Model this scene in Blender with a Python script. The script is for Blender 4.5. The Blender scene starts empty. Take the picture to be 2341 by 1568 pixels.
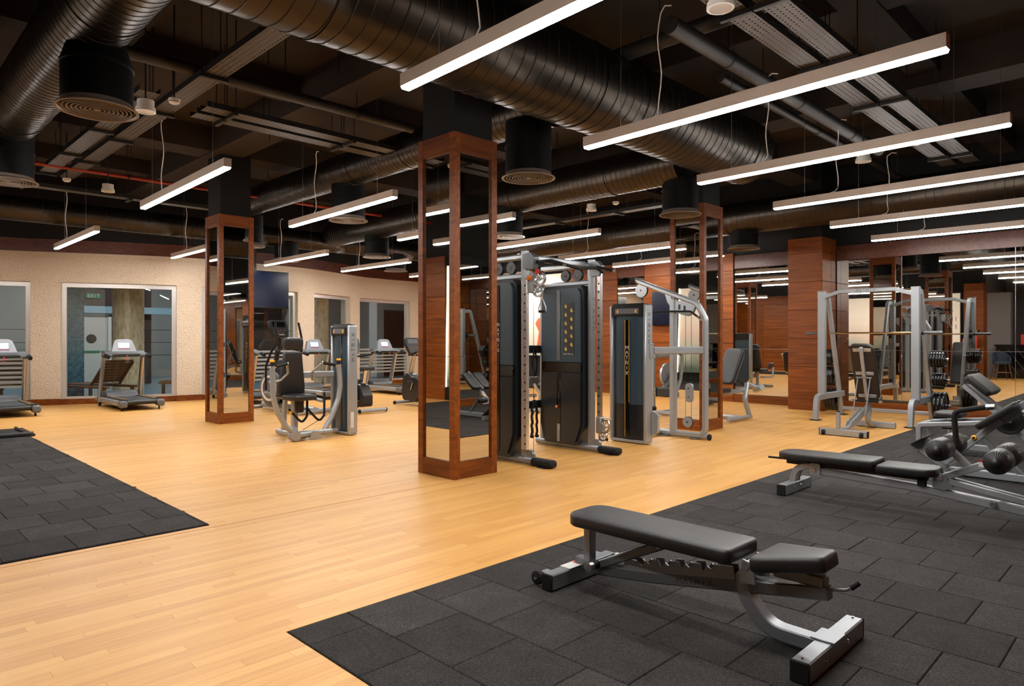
import bpy, bmesh, math, random
from mathutils import Vector, Matrix
random.seed(7)
SC = bpy.context.scene
COL = SC.collection
PI = math.pi
R = math.radians

# ------------------------------------------------------------------ camera
cam_d = bpy.data.cameras.new('camera')
cam = bpy.data.objects.new('camera', cam_d)
COL.objects.link(cam)
cam.location = (0, 0, 1.35)
cam.rotation_euler = (R(90), 0, R(-45))
cam_d.sensor_width = 36
cam_d.lens = 1554 / 2341 * 36
cam_d.shift_y = -9 / 2341
cam_d.clip_start = .05
cam_d.clip_end = 100
SC.camera = cam

# ------------------------------------------------------------------ world, exposure
w = bpy.data.worlds.new('world')
SC.world = w
w.use_nodes = True
w.node_tree.nodes['Background'].inputs[0].default_value = (.02, .018, .016, 1)
w.node_tree.nodes['Background'].inputs[1].default_value = .3
vs = SC.view_settings
vs.view_transform = 'Standard'
vs.look = 'None'
vs.gamma = 1
vs.exposure = 0.0
vs.use_curve_mapping = False
SC.cycles.max_bounces = 7
SC.cycles.diffuse_bounces = 4
SC.cycles.glossy_bounces = 5
SC.cycles.transmission_bounces = 4
SC.cycles.transparent_max_bounces = 8
SC.cycles.caustics_reflective = False
SC.cycles.caustics_refractive = False
SC.cycles.sample_clamp_indirect = 6
SC.cycles.use_denoising = True
SC.cycles.use_light_tree = True
LAMP_POWER = 102.0       # emission of the linear lamps' diffusers
LAMP_TINT = (1.0, .965, .915)


def S(r, g, b):
    """sRGB 0-255 to linear"""
    def f(c):
        c /= 255
        return c / 12.92 if c <= .04045 else ((c + .055) / 1.055) ** 2.4
    return (f(r), f(g), f(b), 1)


# ------------------------------------------------------------------ materials
MATS = {}


def mat(name, col, rough=.5, metal=0, spec=.5, noise=None, bump=None, coat=0, emit=None, estr=0, var=.12):
    """principled material; noise = (scale, amount) tints the colour, bump = (scale, strength)"""
    if name in MATS:
        return MATS[name]
    m = bpy.data.materials.new(name)
    m.use_nodes = True
    nt = m.node_tree
    b = nt.nodes['Principled BSDF']
    b.inputs['Base Color'].default_value = col
    b.inputs['Roughness'].default_value = rough
    b.inputs['Metallic'].default_value = metal
    b.inputs['Specular IOR Level'].default_value = spec
    b.inputs['Coat Weight'].default_value = coat
    b.inputs['Coat Roughness'].default_value = .15
    if emit:
        b.inputs['Emission Color'].default_value = emit
        b.inputs['Emission Strength'].default_value = estr
    tc = nt.nodes.new('ShaderNodeTexCoord')
    if noise:
        n = nt.nodes.new('ShaderNodeTexNoise')
        n.inputs['Scale'].default_value = noise[0]
        n.inputs['Detail'].default_value = 4
        nt.links.new(tc.outputs['Object'], n.inputs['Vector'])
        mx = nt.nodes.new('ShaderNodeMix')
        mx.data_type = 'RGBA'
        a = noise[1]
        mx.inputs[6].default_value = (col[0] * (1 - a), col[1] * (1 - a), col[2] * (1 - a), 1)
        mx.inputs[7].default_value = (min(1, col[0] * (1 + a)), min(1, col[1] * (1 + a)), min(1, col[2] * (1 + a)), 1)
        nt.links.new(n.outputs['Fac'], mx.inputs[0])
        nt.links.new(mx.outputs[2], b.inputs['Base Color'])
    if bump:
        n2 = nt.nodes.new('ShaderNodeTexNoise')
        n2.inputs['Scale'].default_value = bump[0]
        n2.inputs['Detail'].default_value = 5
        nt.links.new(tc.outputs['Object'], n2.inputs['Vector'])
        bp = nt.nodes.new('ShaderNodeBump')
        bp.inputs['Strength'].default_value = bump[1]
        bp.inputs['Distance'].default_value = .01
        nt.links.new(n2.outputs['Fac'], bp.inputs['Height'])
        nt.links.new(bp.outputs['Normal'], b.inputs['Normal'])
    MATS[name] = m
    return m


def nodes(name):
    m = bpy.data.materials.new(name)
    m.use_nodes = True
    nt = m.node_tree
    b = nt.nodes['Principled BSDF']

    def N(t, **kw):
        n = nt.nodes.new(t)
        for k, v in kw.items():
            setattr(n, k, v)
        return n

    def L(a, b_):
        nt.links.new(a, b_)
    MATS[name] = m
    return m, nt, b, N, L


def ramp(n, stops):
    e = n.color_ramp.elements
    while len(e) < len(stops):
        e.new(.5)
    for i, (p, c) in enumerate(stops):
        e[i].position = p
        e[i].color = c


def wood_mat(name, c1, c2, c3, axis, rough=.35, scale=1.0, coat=.15):
    """veneer: grain stretched along an axis (0, 1, 2), per-object tone shift"""
    m, nt, b, N, L = nodes(name)
    tc = N('ShaderNodeTexCoord')
    oi = N('ShaderNodeObjectInfo')
    mp = N('ShaderNodeMapping')
    sc = [16 * scale] * 3
    sc[axis] = 1.1 * scale
    mp.inputs['Scale'].default_value = sc
    L(tc.outputs['Object'], mp.inputs['Vector'])
    off = N('ShaderNodeVectorMath', operation='SCALE')
    cmb = N('ShaderNodeCombineXYZ')
    for i in range(3):
        L(oi.outputs['Random'], cmb.inputs[i])
    L(cmb.outputs[0], off.inputs[0])
    off.inputs['Scale'].default_value = 37
    ad = N('ShaderNodeVectorMath', operation='ADD')
    L(mp.outputs[0], ad.inputs[0])
    L(off.outputs[0], ad.inputs[1])
    n1 = N('ShaderNodeTexNoise')
    n1.inputs['Scale'].default_value = 1.0
    n1.inputs['Detail'].default_value = 6
    n1.inputs['Roughness'].default_value = .6
    n1.inputs['Distortion'].default_value = .6
    L(ad.outputs[0], n1.inputs['Vector'])
    rp = N('ShaderNodeValToRGB')
    ramp(rp, [(.3, c1), (.52, c2), (.74, c3)])
    L(n1.outputs['Fac'], rp.inputs[0])
    hsv = N('ShaderNodeHueSaturation')
    L(rp.outputs[0], hsv.inputs['Color'])
    mr = N('ShaderNodeMapRange')
    mr.inputs[3].default_value = .82
    mr.inputs[4].default_value = 1.15
    L(oi.outputs['Random'], mr.inputs[0])
    L(mr.outputs[0], hsv.inputs['Value'])
    L(hsv.outputs[0], b.inputs['Base Color'])
    b.inputs['Roughness'].default_value = rough
    b.inputs['Specular IOR Level'].default_value = .25
    b.inputs['Coat Weight'].default_value = coat
    b.inputs['Coat Roughness'].default_value = .25
    bp = N('ShaderNodeBump')
    bp.inputs['Strength'].default_value = .08
    bp.inputs['Distance'].default_value = .005
    L(n1.outputs['Fac'], bp.inputs['Height'])
    L(bp.outputs[0], b.inputs['Normal'])
    return m


STEEL = mat('silver_paint', S(164, 169, 174), .36, .5, noise=(9, .05))
STEEL_D = mat('dark_silver_paint', S(138, 142, 147), .35, .55, noise=(9, .06))
GUN = mat('gunmetal_paint', S(108, 111, 114), .34, .55, noise=(9, .06))
CHROME = mat('chrome', S(225, 225, 228), .08, 1, noise=(20, .03))
SATIN = mat('satin_chrome', S(232, 232, 232), .24, .85, noise=(30, .04))
BRUSH = mat('brushed_steel', S(190, 190, 192), .28, 1, noise=(40, .08))
VINYL = mat('black_vinyl', S(34, 34, 36), .42, 0, .5, noise=(30, .12), bump=(420, .12))
VINYL_B = mat('brown_vinyl_back', S(44, 34, 30), .55, 0, .4, noise=(20, .12))
PLAST = mat('black_plastic', S(22, 22, 24), .38, 0, .5, noise=(25, .15))
PLAST_G = mat('grey_plastic', S(92, 94, 97), .42, 0, .5, noise=(25, .06))
RUBBER = mat('black_rubber', S(20, 20, 21), .7, 0, .3, noise=(60, .2), bump=(300, .2))
IRON = mat('black_enamel_iron', S(14, 14, 15), .25, 0, .6, noise=(30, .2))
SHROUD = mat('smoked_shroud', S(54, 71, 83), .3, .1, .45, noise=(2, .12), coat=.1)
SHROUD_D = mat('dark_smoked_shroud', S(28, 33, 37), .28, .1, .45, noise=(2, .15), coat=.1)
BLACK = mat('gloss_black', S(8, 8, 9), .15, 0, .5, noise=(10, .1))
YELLOW = mat('yellow_knob', S(230, 165, 30), .4, noise=(30, .05))
ORANGE = mat('orange_knob', S(225, 120, 40), .4, noise=(30, .05))
WHITE = mat('white_paint', S(225, 220, 212), .5, noise=(20, .03))
PRINT = mat('dark_print', S(46, 47, 50), .5, noise=(60, .05))
PRINT_W = mat('light_print', S(215, 215, 212), .5, noise=(60, .03))
RED = mat('red_print', S(200, 40, 34), .5, noise=(30, .05))
LAMP_BODY = mat('lamp_housing', S(196, 178, 162), .45, .2, noise=(12, .04))
DUCT = mat('galvanised_duct', S(62, 55, 49), .33, .95, noise=(3, .18), bump=(14, .06))
DUCT_BLK = mat('black_duct', S(4, 4, 4), .55, 0, .15, noise=(6, .2))
TRAY_EDGE = mat('dark_tray', S(40, 37, 34), .5, .5, noise=(10, .15))
CEIL = mat('ceiling_paint', S(47, 38, 33), .8, 0, .3, noise=(2.5, .2), bump=(30, .1))
BLACKWALL = mat('black_wall', S(16, 15, 15), .75, 0, .3, noise=(4, .2))
GREYWALL = mat('grey_plaster', S(132, 124, 121), .8, 0, .3, noise=(3, .06), bump=(60, .05))
ALU = mat('window_aluminium', S(196, 192, 188), .35, .5, noise=(15, .04))
PIPE = mat('grey_pipe', S(42, 38, 35), .5, .2, noise=(8, .15))
REDPIPE = mat('red_pipe', S(150, 42, 26), .45, .1, noise=(8, .1))
WOOD = wood_mat('cherry_veneer', S(92, 45, 10), S(122, 63, 16), S(142, 79, 26), 1, .45, coat=0)
WOOD_V = wood_mat('cherry_veneer_vertical', S(88, 42, 9), S(118, 60, 15), S(138, 76, 25), 0, .45, coat=0)
WOOD_D = wood_mat('dark_cherry', S(66, 32, 18), S(84, 42, 24), S(98, 52, 30), 0, .4)
TEAK = wood_mat('teak', S(78, 48, 26), S(104, 66, 36), S(124, 82, 48), 0, .5)

mir, nt, b, N, L = nodes('mirror_glass')
b.inputs['Base Color'].default_value = S(214, 212, 206)
b.inputs['Metallic'].default_value = 1
b.inputs['Roughness'].default_value = .012
nz = N('ShaderNodeTexNoise')
nz.inputs['Scale'].default_value = 1.2
bp = N('ShaderNodeBump')
bp.inputs['Strength'].default_value = .012
bp.inputs['Distance'].default_value = .02
L(nz.outputs['Fac'], bp.inputs['Height'])
L(bp.outputs[0], b.inputs['Normal'])
MIRROR = mir

gl, nt, b, N, L = nodes('window_glass')
nt.nodes.remove(b)
fr = N('ShaderNodeLayerWeight')
fr.inputs[0].default_value = .5
pw_ = N('ShaderNodeMath', operation='POWER')
L(fr.outputs['Facing'], pw_.inputs[0])
pw_.inputs[1].default_value = 4.0
mr_ = N('ShaderNodeMapRange')
mr_.inputs[3].default_value = .04
mr_.inputs[4].default_value = .9
L(pw_.outputs[0], mr_.inputs[0])
gls = N('ShaderNodeBsdfGlossy')
gls.inputs['Roughness'].default_value = .01
tr = N('ShaderNodeBsdfTransparent')
tr.inputs[0].default_value = (.86, .91, .91, 1)
ms = N('ShaderNodeMixShader')
L(mr_.outputs[0], ms.inputs[0])
L(tr.outputs[0], ms.inputs[1])
L(gls.outputs[0], ms.inputs[2])
L(ms.outputs[0], nt.nodes['Material Output'].inputs[0])
GLASS = gl

fz, nt, b, N, L = nodes('frosted_film')
nt.nodes.remove(b)
df = N('ShaderNodeBsdfDiffuse')
df.inputs[0].default_value = S(176, 176, 170)
tr = N('ShaderNodeBsdfTransparent')
ms = N('ShaderNodeMixShader')
ms.inputs[0].default_value = .55
L(tr.outputs[0], ms.inputs[1])
L(df.outputs[0], ms.inputs[2])
L(ms.outputs[0], nt.nodes['Material Output'].inputs[0])
FROST = fz

# perforated cable tray: real holes through a procedural dot grid
pf, nt, b, N, L = nodes('perforated_tray')
tc = N('ShaderNodeTexCoord')
sx = N('ShaderNodeSeparateXYZ')
L(tc.outputs['Object'], sx.inputs[0])


def math_n(op, a, b_=None):
    n = N('ShaderNodeMath', operation=op)
    for i, v in enumerate((a, b_)):
        if v is None:
            continue
        if isinstance(v, (int, float)):
            n.inputs[i].default_value = v
        else:
            L(v, n.inputs[i])
    return n.outputs[0]


fx = math_n('SUBTRACT', math_n('FRACT', math_n('MULTIPLY', sx.outputs[0], 1 / .05)), .5)
fy = math_n('SUBTRACT', math_n('FRACT', math_n('MULTIPLY', sx.outputs[1], 1 / .05)), .5)
dd = math_n('ADD', math_n('MULTIPLY', fx, fx), math_n('MULTIPLY', math_n('MULTIPLY', fy, fy), 2.2))
hole = math_n('LESS_THAN', dd, .045)
b.inputs['Base Color'].default_value = S(76, 68, 62)
b.inputs['Roughness'].default_value = .45
b.inputs['Metallic'].default_value = .4
al = math_n('SUBTRACT', 1.0, hole)
L(al, b.inputs['Alpha'])
PERF = pf

def math_n2(N_, L_, op, a, b_):
    n = N_('ShaderNodeMath', operation=op)
    for i, v in enumerate((a, b_)):
        if isinstance(v, (int, float)):
            n.inputs[i].default_value = v
        else:
            L_(v, n.inputs[i])
    return n.outputs[0]


# maple strip floor
fm, nt, b, N, L = nodes('maple_strip')
tc = N('ShaderNodeTexCoord')
geo = N('ShaderNodeNewGeometry')
oi = N('ShaderNodeObjectInfo')
at = N('ShaderNodeAttribute', attribute_name='tone')
fr_ = math_n('FRACT', math_n('ADD', oi.outputs['Random'], at.outputs['Fac']))
mp = N('ShaderNodeMapping')
mp.inputs['Scale'].default_value = (2.0, 34, 1)
L(geo.outputs['Position'], mp.inputs['Vector'])
cmb = N('ShaderNodeCombineXYZ')
L(math_n('MULTIPLY', fr_, 60.0), cmb.inputs[0])
L(math_n('MULTIPLY', fr_, 17.0), cmb.inputs[1])
ad = N('ShaderNodeVectorMath', operation='ADD')
L(mp.outputs[0], ad.inputs[0])
L(cmb.outputs[0], ad.inputs[1])
n1 = N('ShaderNodeTexNoise')
n1.inputs['Scale'].default_value = 1.0
n1.inputs['Detail'].default_value = 5
n1.inputs['Distortion'].default_value = .5
L(ad.outputs[0], n1.inputs['Vector'])
mixv = math_n('ADD', math_n('MULTIPLY', n1.outputs['Fac'], .62), math_n('MULTIPLY', fr_, .42))
rp = N('ShaderNodeValToRGB')
ramp(rp, [(.2, S(194, 138, 68)), (.5, S(209, 154, 81)), (.85, S(219, 168, 95))])
L(mixv, rp.inputs[0])
L(rp.outputs[0], b.inputs['Base Color'])
b.inputs['Roughness'].default_value = .46
b.inputs['Coat Weight'].default_value = .12
b.inputs['Coat Roughness'].default_value = .35
bp = N('ShaderNodeBump')
bp.inputs['Strength'].default_value = .05
bp.inputs['Distance'].default_value = .004
L(n1.outputs['Fac'], bp.inputs['Height'])
L(bp.outputs[0], b.inputs['Normal'])
MAPLE = fm

# recycled rubber tile with fine crumb
rm, nt, b, N, L = nodes('rubber_crumb')
geo = N('ShaderNodeNewGeometry')
oi = N('ShaderNodeObjectInfo')
v1 = N('ShaderNodeTexVoronoi')
v1.inputs['Scale'].default_value = 230
L(geo.outputs['Position'], v1.inputs['Vector'])
n1 = N('ShaderNodeTexNoise')
n1.inputs['Scale'].default_value = 5
n1.inputs['Detail'].default_value = 6
L(geo.outputs['Position'], n1.inputs['Vector'])
sxx = N('ShaderNodeSeparateXYZ')
L(v1.outputs['Color'], sxx.inputs[0])
mv = math_n('ADD', math_n('ADD', math_n('MULTIPLY', sxx.outputs[0], .5), math_n('MULTIPLY', n1.outputs['Fac'], .4)), math_n('MULTIPLY', oi.outputs['Random'], .2))
rp = N('ShaderNodeValToRGB')
ramp(rp, [(.2, S(30, 28, 28)), (.55, S(50, 47, 46)), (.92, S(74, 70, 68)), (1.0, S(120, 114, 110))])
L(mv, rp.inputs[0])
L(rp.outputs[0], b.inputs['Base Color'])
b.inputs['Roughness'].default_value = .88
b.inputs['Specular IOR Level'].default_value = .18
bp = N('ShaderNodeBump')
bp.inputs['Strength'].default_value = .45
bp.inputs['Distance'].default_value = .003
L(sxx.outputs[0], bp.inputs['Height'])
L(bp.outputs[0], b.inputs['Normal'])
TILE = rm

# split-face stone cladding
st, nt, b, N, L = nodes('split_stone')
tc = N('ShaderNodeTexCoord')
mp = N('ShaderNodeMapping')
mp.inputs['Scale'].default_value = (1, 1, 2.1)
L(tc.outputs['Object'], mp.inputs['Vector'])
v1 = N('ShaderNodeTexVoronoi', feature='F1')
v1.inputs['Scale'].default_value = 30
v1.inputs['Randomness'].default_value = 1
n0 = N('ShaderNodeTexNoise')
n0.inputs['Scale'].default_value = 22
n0.inputs['Detail'].default_value = 6
n0.inputs['Roughness'].default_value = .68
L(mp.outputs[0], n0.inputs['Vector'])
L(mp.outputs[0], v1.inputs['Vector'])
n2 = N('ShaderNodeTexNoise')
n2.inputs['Scale'].default_value = 52
n2.inputs['Detail'].default_value = 5
L(mp.outputs[0], n2.inputs['Vector'])
hh = math_n('ADD', math_n('ADD', math_n('MULTIPLY', n0.outputs['Fac'], 1.0), math_n('MULTIPLY', n2.outputs['Fac'], .45)), math_n('MULTIPLY', v1.outputs['Distance'], .7))
rp = N('ShaderNodeValToRGB')
ramp(rp, [(.55, S(164, 134, 108)), (.8, S(221, 195, 166)), (1.0, S(236, 216, 192))])
L(hh, rp.inputs[0])
L(rp.outputs[0], b.inputs['Base Color'])
b.inputs['Roughness'].default_value = .85
b.inputs['Specular IOR Level'].default_value = .25
bp = N('ShaderNodeBump')
bp.inputs['Strength'].default_value = .85
bp.inputs['Distance'].default_value = .032
L(hh, bp.inputs['Height'])
L(bp.outputs[0], b.inputs['Normal'])
STONE = st


def emis(name, col, strength):
    m, nt, b, N, L = nodes(name)
    nt.nodes.remove(b)
    e = N('ShaderNodeEmission')
    e.inputs[0].default_value = (*col[:3], 1)
    e.inputs[1].default_value = strength
    L(e.outputs[0], nt.nodes['Material Output'].inputs[0])
    return m


LAMP = emis('lamp_diffuser', LAMP_TINT, LAMP_POWER)
LED = emis('led_strip', (1, .86, .6), 14)
SCREEN = emis('lit_display', (.62, .80, 1), 1.6)

# ------------------------------------------------------------------ mesh helpers


class MB:
    """collects shapes; build() links them as one mesh object"""

    def __init__(self):
        self.v, self.f, self.M = [], [], Matrix()

    def add(self, vs_, fs):
        n = len(self.v)
        self.v += [self.M @ Vector(p) for p in vs_]
        self.f += [tuple(i + n for i in f) for f in fs]
        return self

    def box(self, c, s, b=0, rot=None):
        hx, hy, hz = s[0] / 2, s[1] / 2, s[2] / 2
        c = Vector(c)
        Mr = rot if rot is not None else Matrix.Identity(3)
        if b <= 0:
            p = [(x * hx, y * hy, z * hz) for x in (-1, 1) for y in (-1, 1) for z in (-1, 1)]
            fs = [(0, 1, 3, 2), (4, 6, 7, 5), (0, 4, 5, 1), (2, 3, 7, 6), (0, 2, 6, 4), (1, 5, 7, 3)]
            return self.add([c + Mr @ Vector(q) for q in p], fs)
        b = min(b, hx * .98, hy * .98, hz * .98)
        p, idx = [], {}
        for x in (-1, 1):
            for y in (-1, 1):
                for z in (-1, 1):
                    for k in range(3):
                        d = [b, b, b]
                        d[k] = 0
                        idx[(x, y, z, k)] = len(p)
                        p.append(Vector((x * (hx - d[0]), y * (hy - d[1]), z * (hz - d[2]))))
        fs = []
        for k in range(3):
            i, j = [a for a in range(3) if a != k]
            for s_ in (-1, 1):
                q = []
                for a, bb in ((-1, -1), (1, -1), (1, 1), (-1, 1)):
                    t = [0, 0, 0]
                    t[k], t[i], t[j] = s_, a, bb
                    q.append(idx[(*t, k)])
                fs.append(q)
        for k in range(3):
            i, j = [a for a in range(3) if a != k]
            for a in (-1, 1):
                for bb in (-1, 1):
                    t0, t1 = [0, 0, 0], [0, 0, 0]
                    t0[i] = t1[i] = a
                    t0[j] = t1[j] = bb
                    t0[k], t1[k] = -1, 1
                    fs.append([idx[(*t0, i)], idx[(*t1, i)], idx[(*t1, j)], idx[(*t0, j)]])
        for x in (-1, 1):
            for y in (-1, 1):
                for z in (-1, 1):
                    fs.append([idx[(x, y, z, k)] for k in range(3)])
        out = []
        for f in fs:
            a = (p[f[1]] - p[f[0]]).cross(p[f[2]] - p[f[1]])
            ce = sum((p[i] for i in f), Vector()) / len(f)
            out.append(f if a.dot(ce) > 0 else f[::-1])
        return self.add([c + Mr @ q for q in p], out)

    def cyl(self, p1, p2, r, r2=None, n=16, caps=True):
        p1, p2 = Vector(p1), Vector(p2)
        r2 = r if r2 is None else r2
        d = (p2 - p1).normalized()
        u = d.orthogonal().normalized()
        w_ = d.cross(u)
        vs_, fs = [], []
        for p, rr in ((p1, r), (p2, r2)):
            for i in range(n):
                a = 2 * PI * i / n
                vs_.append(p + u * (math.cos(a) * rr) + w_ * (math.sin(a) * rr))
        for i in range(n):
            j = (i + 1) % n
            fs.append((i, j, n + j, n + i))
        if caps:
            fs.append(tuple(range(n))[::-1])
            fs.append(tuple(range(n, 2 * n)))
        return self.add(vs_, fs)

    def lathe(self, prof, c=(0, 0, 0), axis=(0, 0, 1), n=24, closed=False):
        """prof: (radius, height) pairs along the axis"""
        d = Vector(axis).normalized()
        u = d.orthogonal().normalized()
        w_ = d.cross(u)
        c = Vector(c)
        vs_, fs = [], []
        for r_, h in prof:
            for i in range(n):
                a = 2 * PI * i / n
                vs_.append(c + d * h + u * (math.cos(a) * r_) + w_ * (math.sin(a) * r_))
        m = len(prof)
        for k in range(m if closed else m - 1):
            k2 = (k + 1) % m
            for i in range(n):
                j = (i + 1) % n
                fs.append((k * n + i, k * n + j, k2 * n + j, k2 * n + i))
        if not closed:
            if prof[0][0] > 1e-6:
                fs.append(tuple(range(n))[::-1])
            if prof[-1][0] > 1e-6:
                fs.append(tuple(range((m - 1) * n, m * n)))
        return self.add(vs_, fs)

    def tube(self, path, r, n=10, sec=None, up=None, caps=True):
        """sweep a circle (or a section of (side, up) points) along a path"""
        P = [Vector(p) for p in path]
        m = len(P)
        T = []
        for i in range(m):
            a = P[max(i - 1, 0)]
            b_ = P[min(i + 1, m - 1)]
            T.append((b_ - a).normalized())
        if sec is None:
            sec = [(math.cos(2 * PI * k / n) * r, math.sin(2 * PI * k / n) * r) for k in range(n)]
        n = len(sec)
        if up is not None:
            upv = Vector(up)
            side = [t.cross(upv).normalized() for t in T]
            ups = [s_.cross(t).normalized() for s_, t in zip(side, T)]
        else:
            s0 = T[0].orthogonal().normalized()
            side, ups = [s0], [T[0].cross(s0)]
            for i in range(1, m):
                q = T[i - 1].rotation_difference(T[i])
                side.append(q @ side[-1])
                ups.append(q @ ups[-1])
        vs_, fs = [], []
        for i in range(m):
            k_ = 1.0
            if 0 < i < m - 1:
                h = (P[i + 1] - P[i]).normalized().angle((P[i] - P[i - 1]).normalized(), 0)
                k_ = 1 / max(.5, math.cos(h / 2)) if up is not None else 1.0
            for a, b_ in sec:
                vs_.append(P[i] + side[i] * a * k_ + ups[i] * b_)
        for i in range(m - 1):
            for k in range(n):
                j = (k + 1) % n
                fs.append((i * n + k, (i + 1) * n + k, (i + 1) * n + j, i * n + j))
        if caps:
            fs.append(tuple(range(n)))
            fs.append(tuple(range((m - 1) * n, m * n))[::-1])
        return self.add(vs_, fs)

    def bar(self, path, w_, h, up=(0, 0, 1), c=.006):
        """rectangular tube; w_ across, h along 'up'"""
        a, b_ = w_ / 2, h / 2
        c = min(c, a * .9, b_ * .9)
        sec = [(-a, -b_ + c), (-a + c, -b_), (a - c, -b_), (a, -b_ + c), (a, b_ - c), (a - c, b_), (-a + c, b_), (-a, b_ - c)]
        return self.tube(path, 0, sec=sec, up=up)

    def prism(self, poly, axis, a, b_):
        """extrude a 2-D polygon: axis 'x' takes (y, z), 'y' takes (x, z), 'z' takes (x, y)"""
        def P(q, h):
            return {'x': (h, q[0], q[1]), 'y': (q[0], h, q[1]), 'z': (q[0], q[1], h)}[axis]
        n = len(poly)
        vs_ = [P(q, a) for q in poly] + [P(q, b_) for q in poly]
        ar = sum(poly[i][0] * poly[(i + 1) % n][1] - poly[(i + 1) % n][0] * poly[i][1] for i in range(n))
        pos = (ar > 0) == (axis != 'y')
        if b_ < a:
            pos = not pos
        fs = []
        for i in range(n):
            j = (i + 1) % n
            fs.append((i, j, n + j, n + i) if pos else (i, n + i, n + j, j))
        fs.append(tuple(range(n))[::-1] if pos else tuple(range(n)))
        fs.append(tuple(range(n, 2 * n)) if pos else tuple(range(n, 2 * n))[::-1])
        return self.add(vs_, fs)

    def cushion(self, poly, t, bev=.018, crown=.004, seg=4):
        """padded slab: outline poly (x, y) counter-clockwise, bottom at z = 0, top at t"""
        n = len(poly)
        P = [Vector((x, y, 0)) for x, y in poly]
        nor = []
        for i in range(n):
            e = (P[(i + 1) % n] - P[i - 1])
            nor.append(Vector((e.y, -e.x, 0)).normalized())
        rings = [(.010, 0), (0, .008), (0, t - bev)]
        for k in range(1, seg + 1):
            a = PI / 2 * k / seg
            rings.append((bev * (1 - math.cos(a)), t - bev + bev * math.sin(a)))
        vs_, fs = [], []
        for ins, z in rings:
            for p, q in zip(P, nor):
                vs_.append((p.x - q.x * ins, p.y - q.y * ins, z))
        for k in range(len(rings) - 1):
            for i in range(n):
                j = (i + 1) % n
                fs.append((k * n + i, k * n + j, (k + 1) * n + j, (k + 1) * n + i))
        fs.append(tuple(range(n))[::-1])
        c = sum(P, Vector()) / n
        m = (len(rings) - 1) * n
        for f_, z_ in ((.16, .45), (.5, .9)):
            m2 = len(vs_)
            for i in range(n):
                q = vs_[(len(rings) - 1) * n + i]
                vs_.append((q[0] + (c.x - q[0]) * f_, q[1] + (c.y - q[1]) * f_, t + crown * z_))
            for i in range(n):
                j = (i + 1) % n
                fs.append((m + i, m + j, m2 + j, m2 + i))
            m = m2
        vs_.append((c.x, c.y, t + crown))
        for i in range(n):
            fs.append((m + i, m + (i + 1) % n, len(vs_) - 1))
        return self.add(vs_, fs)

    def build(self, name, material, parent=None, ang=38, loc=None):
        me = bpy.data.meshes.new(name)
        me.from_pydata([tuple(p) for p in self.v], [], self.f)
        me.materials.append(material)
        me.shade_smooth()
        me.set_sharp_from_angle(angle=R(ang))
        o = bpy.data.objects.new(name, me)
        COL.objects.link(o)
        if parent is not None:
            o.parent = parent
        if loc is not None:
            o.location = loc
        return o


def fillet(path, r, n=5):
    """round the inner corners of a polyline"""
    P = [Vector(p) for p in path]
    out = [P[0]]
    for i in range(1, len(P) - 1):
        a, b_ = P[i - 1] - P[i], P[i + 1] - P[i]
        la, lb = a.length, b_.length
        a.normalize()
        b_.normalize()
        ang = a.angle(b_)
        d = min(r / math.tan(ang / 2), la * .49, lb * .49)
        p0, p1 = P[i] + a * d, P[i] + b_ * d
        for k in range(n + 1):
            t = k / n
            out.append(p0 * (1 - t) ** 2 + P[i] * 2 * t * (1 - t) + p1 * t * t)
    out.append(P[-1])
    return out


def rrect(lx, ly, r, n=5, cx=0, cy=0):
    """rounded rectangle outline, counter-clockwise; r one radius or four (++, -+, --, +-)"""
    rs = r if isinstance(r, (list, tuple)) else [r] * 4
    out = []
    for (sx_, sy_), r_, a0 in zip(((1, 1), (-1, 1), (-1, -1), (1, -1)), rs, (0, 90, 180, 270)):
        x0, y0 = cx + sx_ * (lx / 2 - r_), cy + sy_ * (ly / 2 - r_)
        for k in range(n + 1):
            a = R(a0 + 90 * k / n)
            out.append((x0 + math.cos(a) * r_, y0 + math.sin(a) * r_))
    return out


def rpoly(pts, r, n=4):
    """rounded polygon (2-D)"""
    m = len(pts)
    out = []
    for i in range(m):
        p = Vector((*pts[i], 0))
        a = Vector((*pts[i - 1], 0)) - p
        b_ = Vector((*pts[(i + 1) % m], 0)) - p
        la, lb = a.length, b_.length
        a.normalize()
        b_.normalize()
        d = min(r / math.tan(a.angle(b_) / 2), la * .48, lb * .48)
        p0, p1 = p + a * d, p + b_ * d
        for k in range(n + 1):
            t = k / n
            q = p0 * (1 - t) ** 2 + p * 2 * t * (1 - t) + p1 * t * t
            out.append((q.x, q.y))
    return out


def thing(name, label, cat, loc=(0, 0, 0), rz=0, group=None):
    o = bpy.data.objects.new(name, None)
    COL.objects.link(o)
    o.location = loc
    o.rotation_euler = (0, 0, rz)
    o['label'] = label
    o['category'] = cat
    if group:
        o['group'] = group
    return o


def tag(o, label, cat, group=None):
    o['label'] = label
    o['category'] = cat
    if group:
        o['group'] = group
    return o


def struct(o):
    o['kind'] = 'structure'
    return o


def sempty(name, loc=(0, 0, 0)):
    o = bpy.data.objects.new(name, None)
    COL.objects.link(o)
    o.location = loc
    o['kind'] = 'structure'
    return o


def dup(root, loc, rz=None, label=None, group=None):
    r_ = root.copy()
    COL.objects.link(r_)
    r_.location = loc
    if rz is not None:
        r_.rotation_euler = (0, 0, rz)
    if label:
        r_['label'] = label
    if group:
        r_['group'] = group
    for ch in list(root.children):
        c = ch.copy()
        COL.objects.link(c)
        c.parent = r_
        for g in list(ch.children):
            d = g.copy()
            COL.objects.link(d)
            d.parent = c
    return r_


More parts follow.
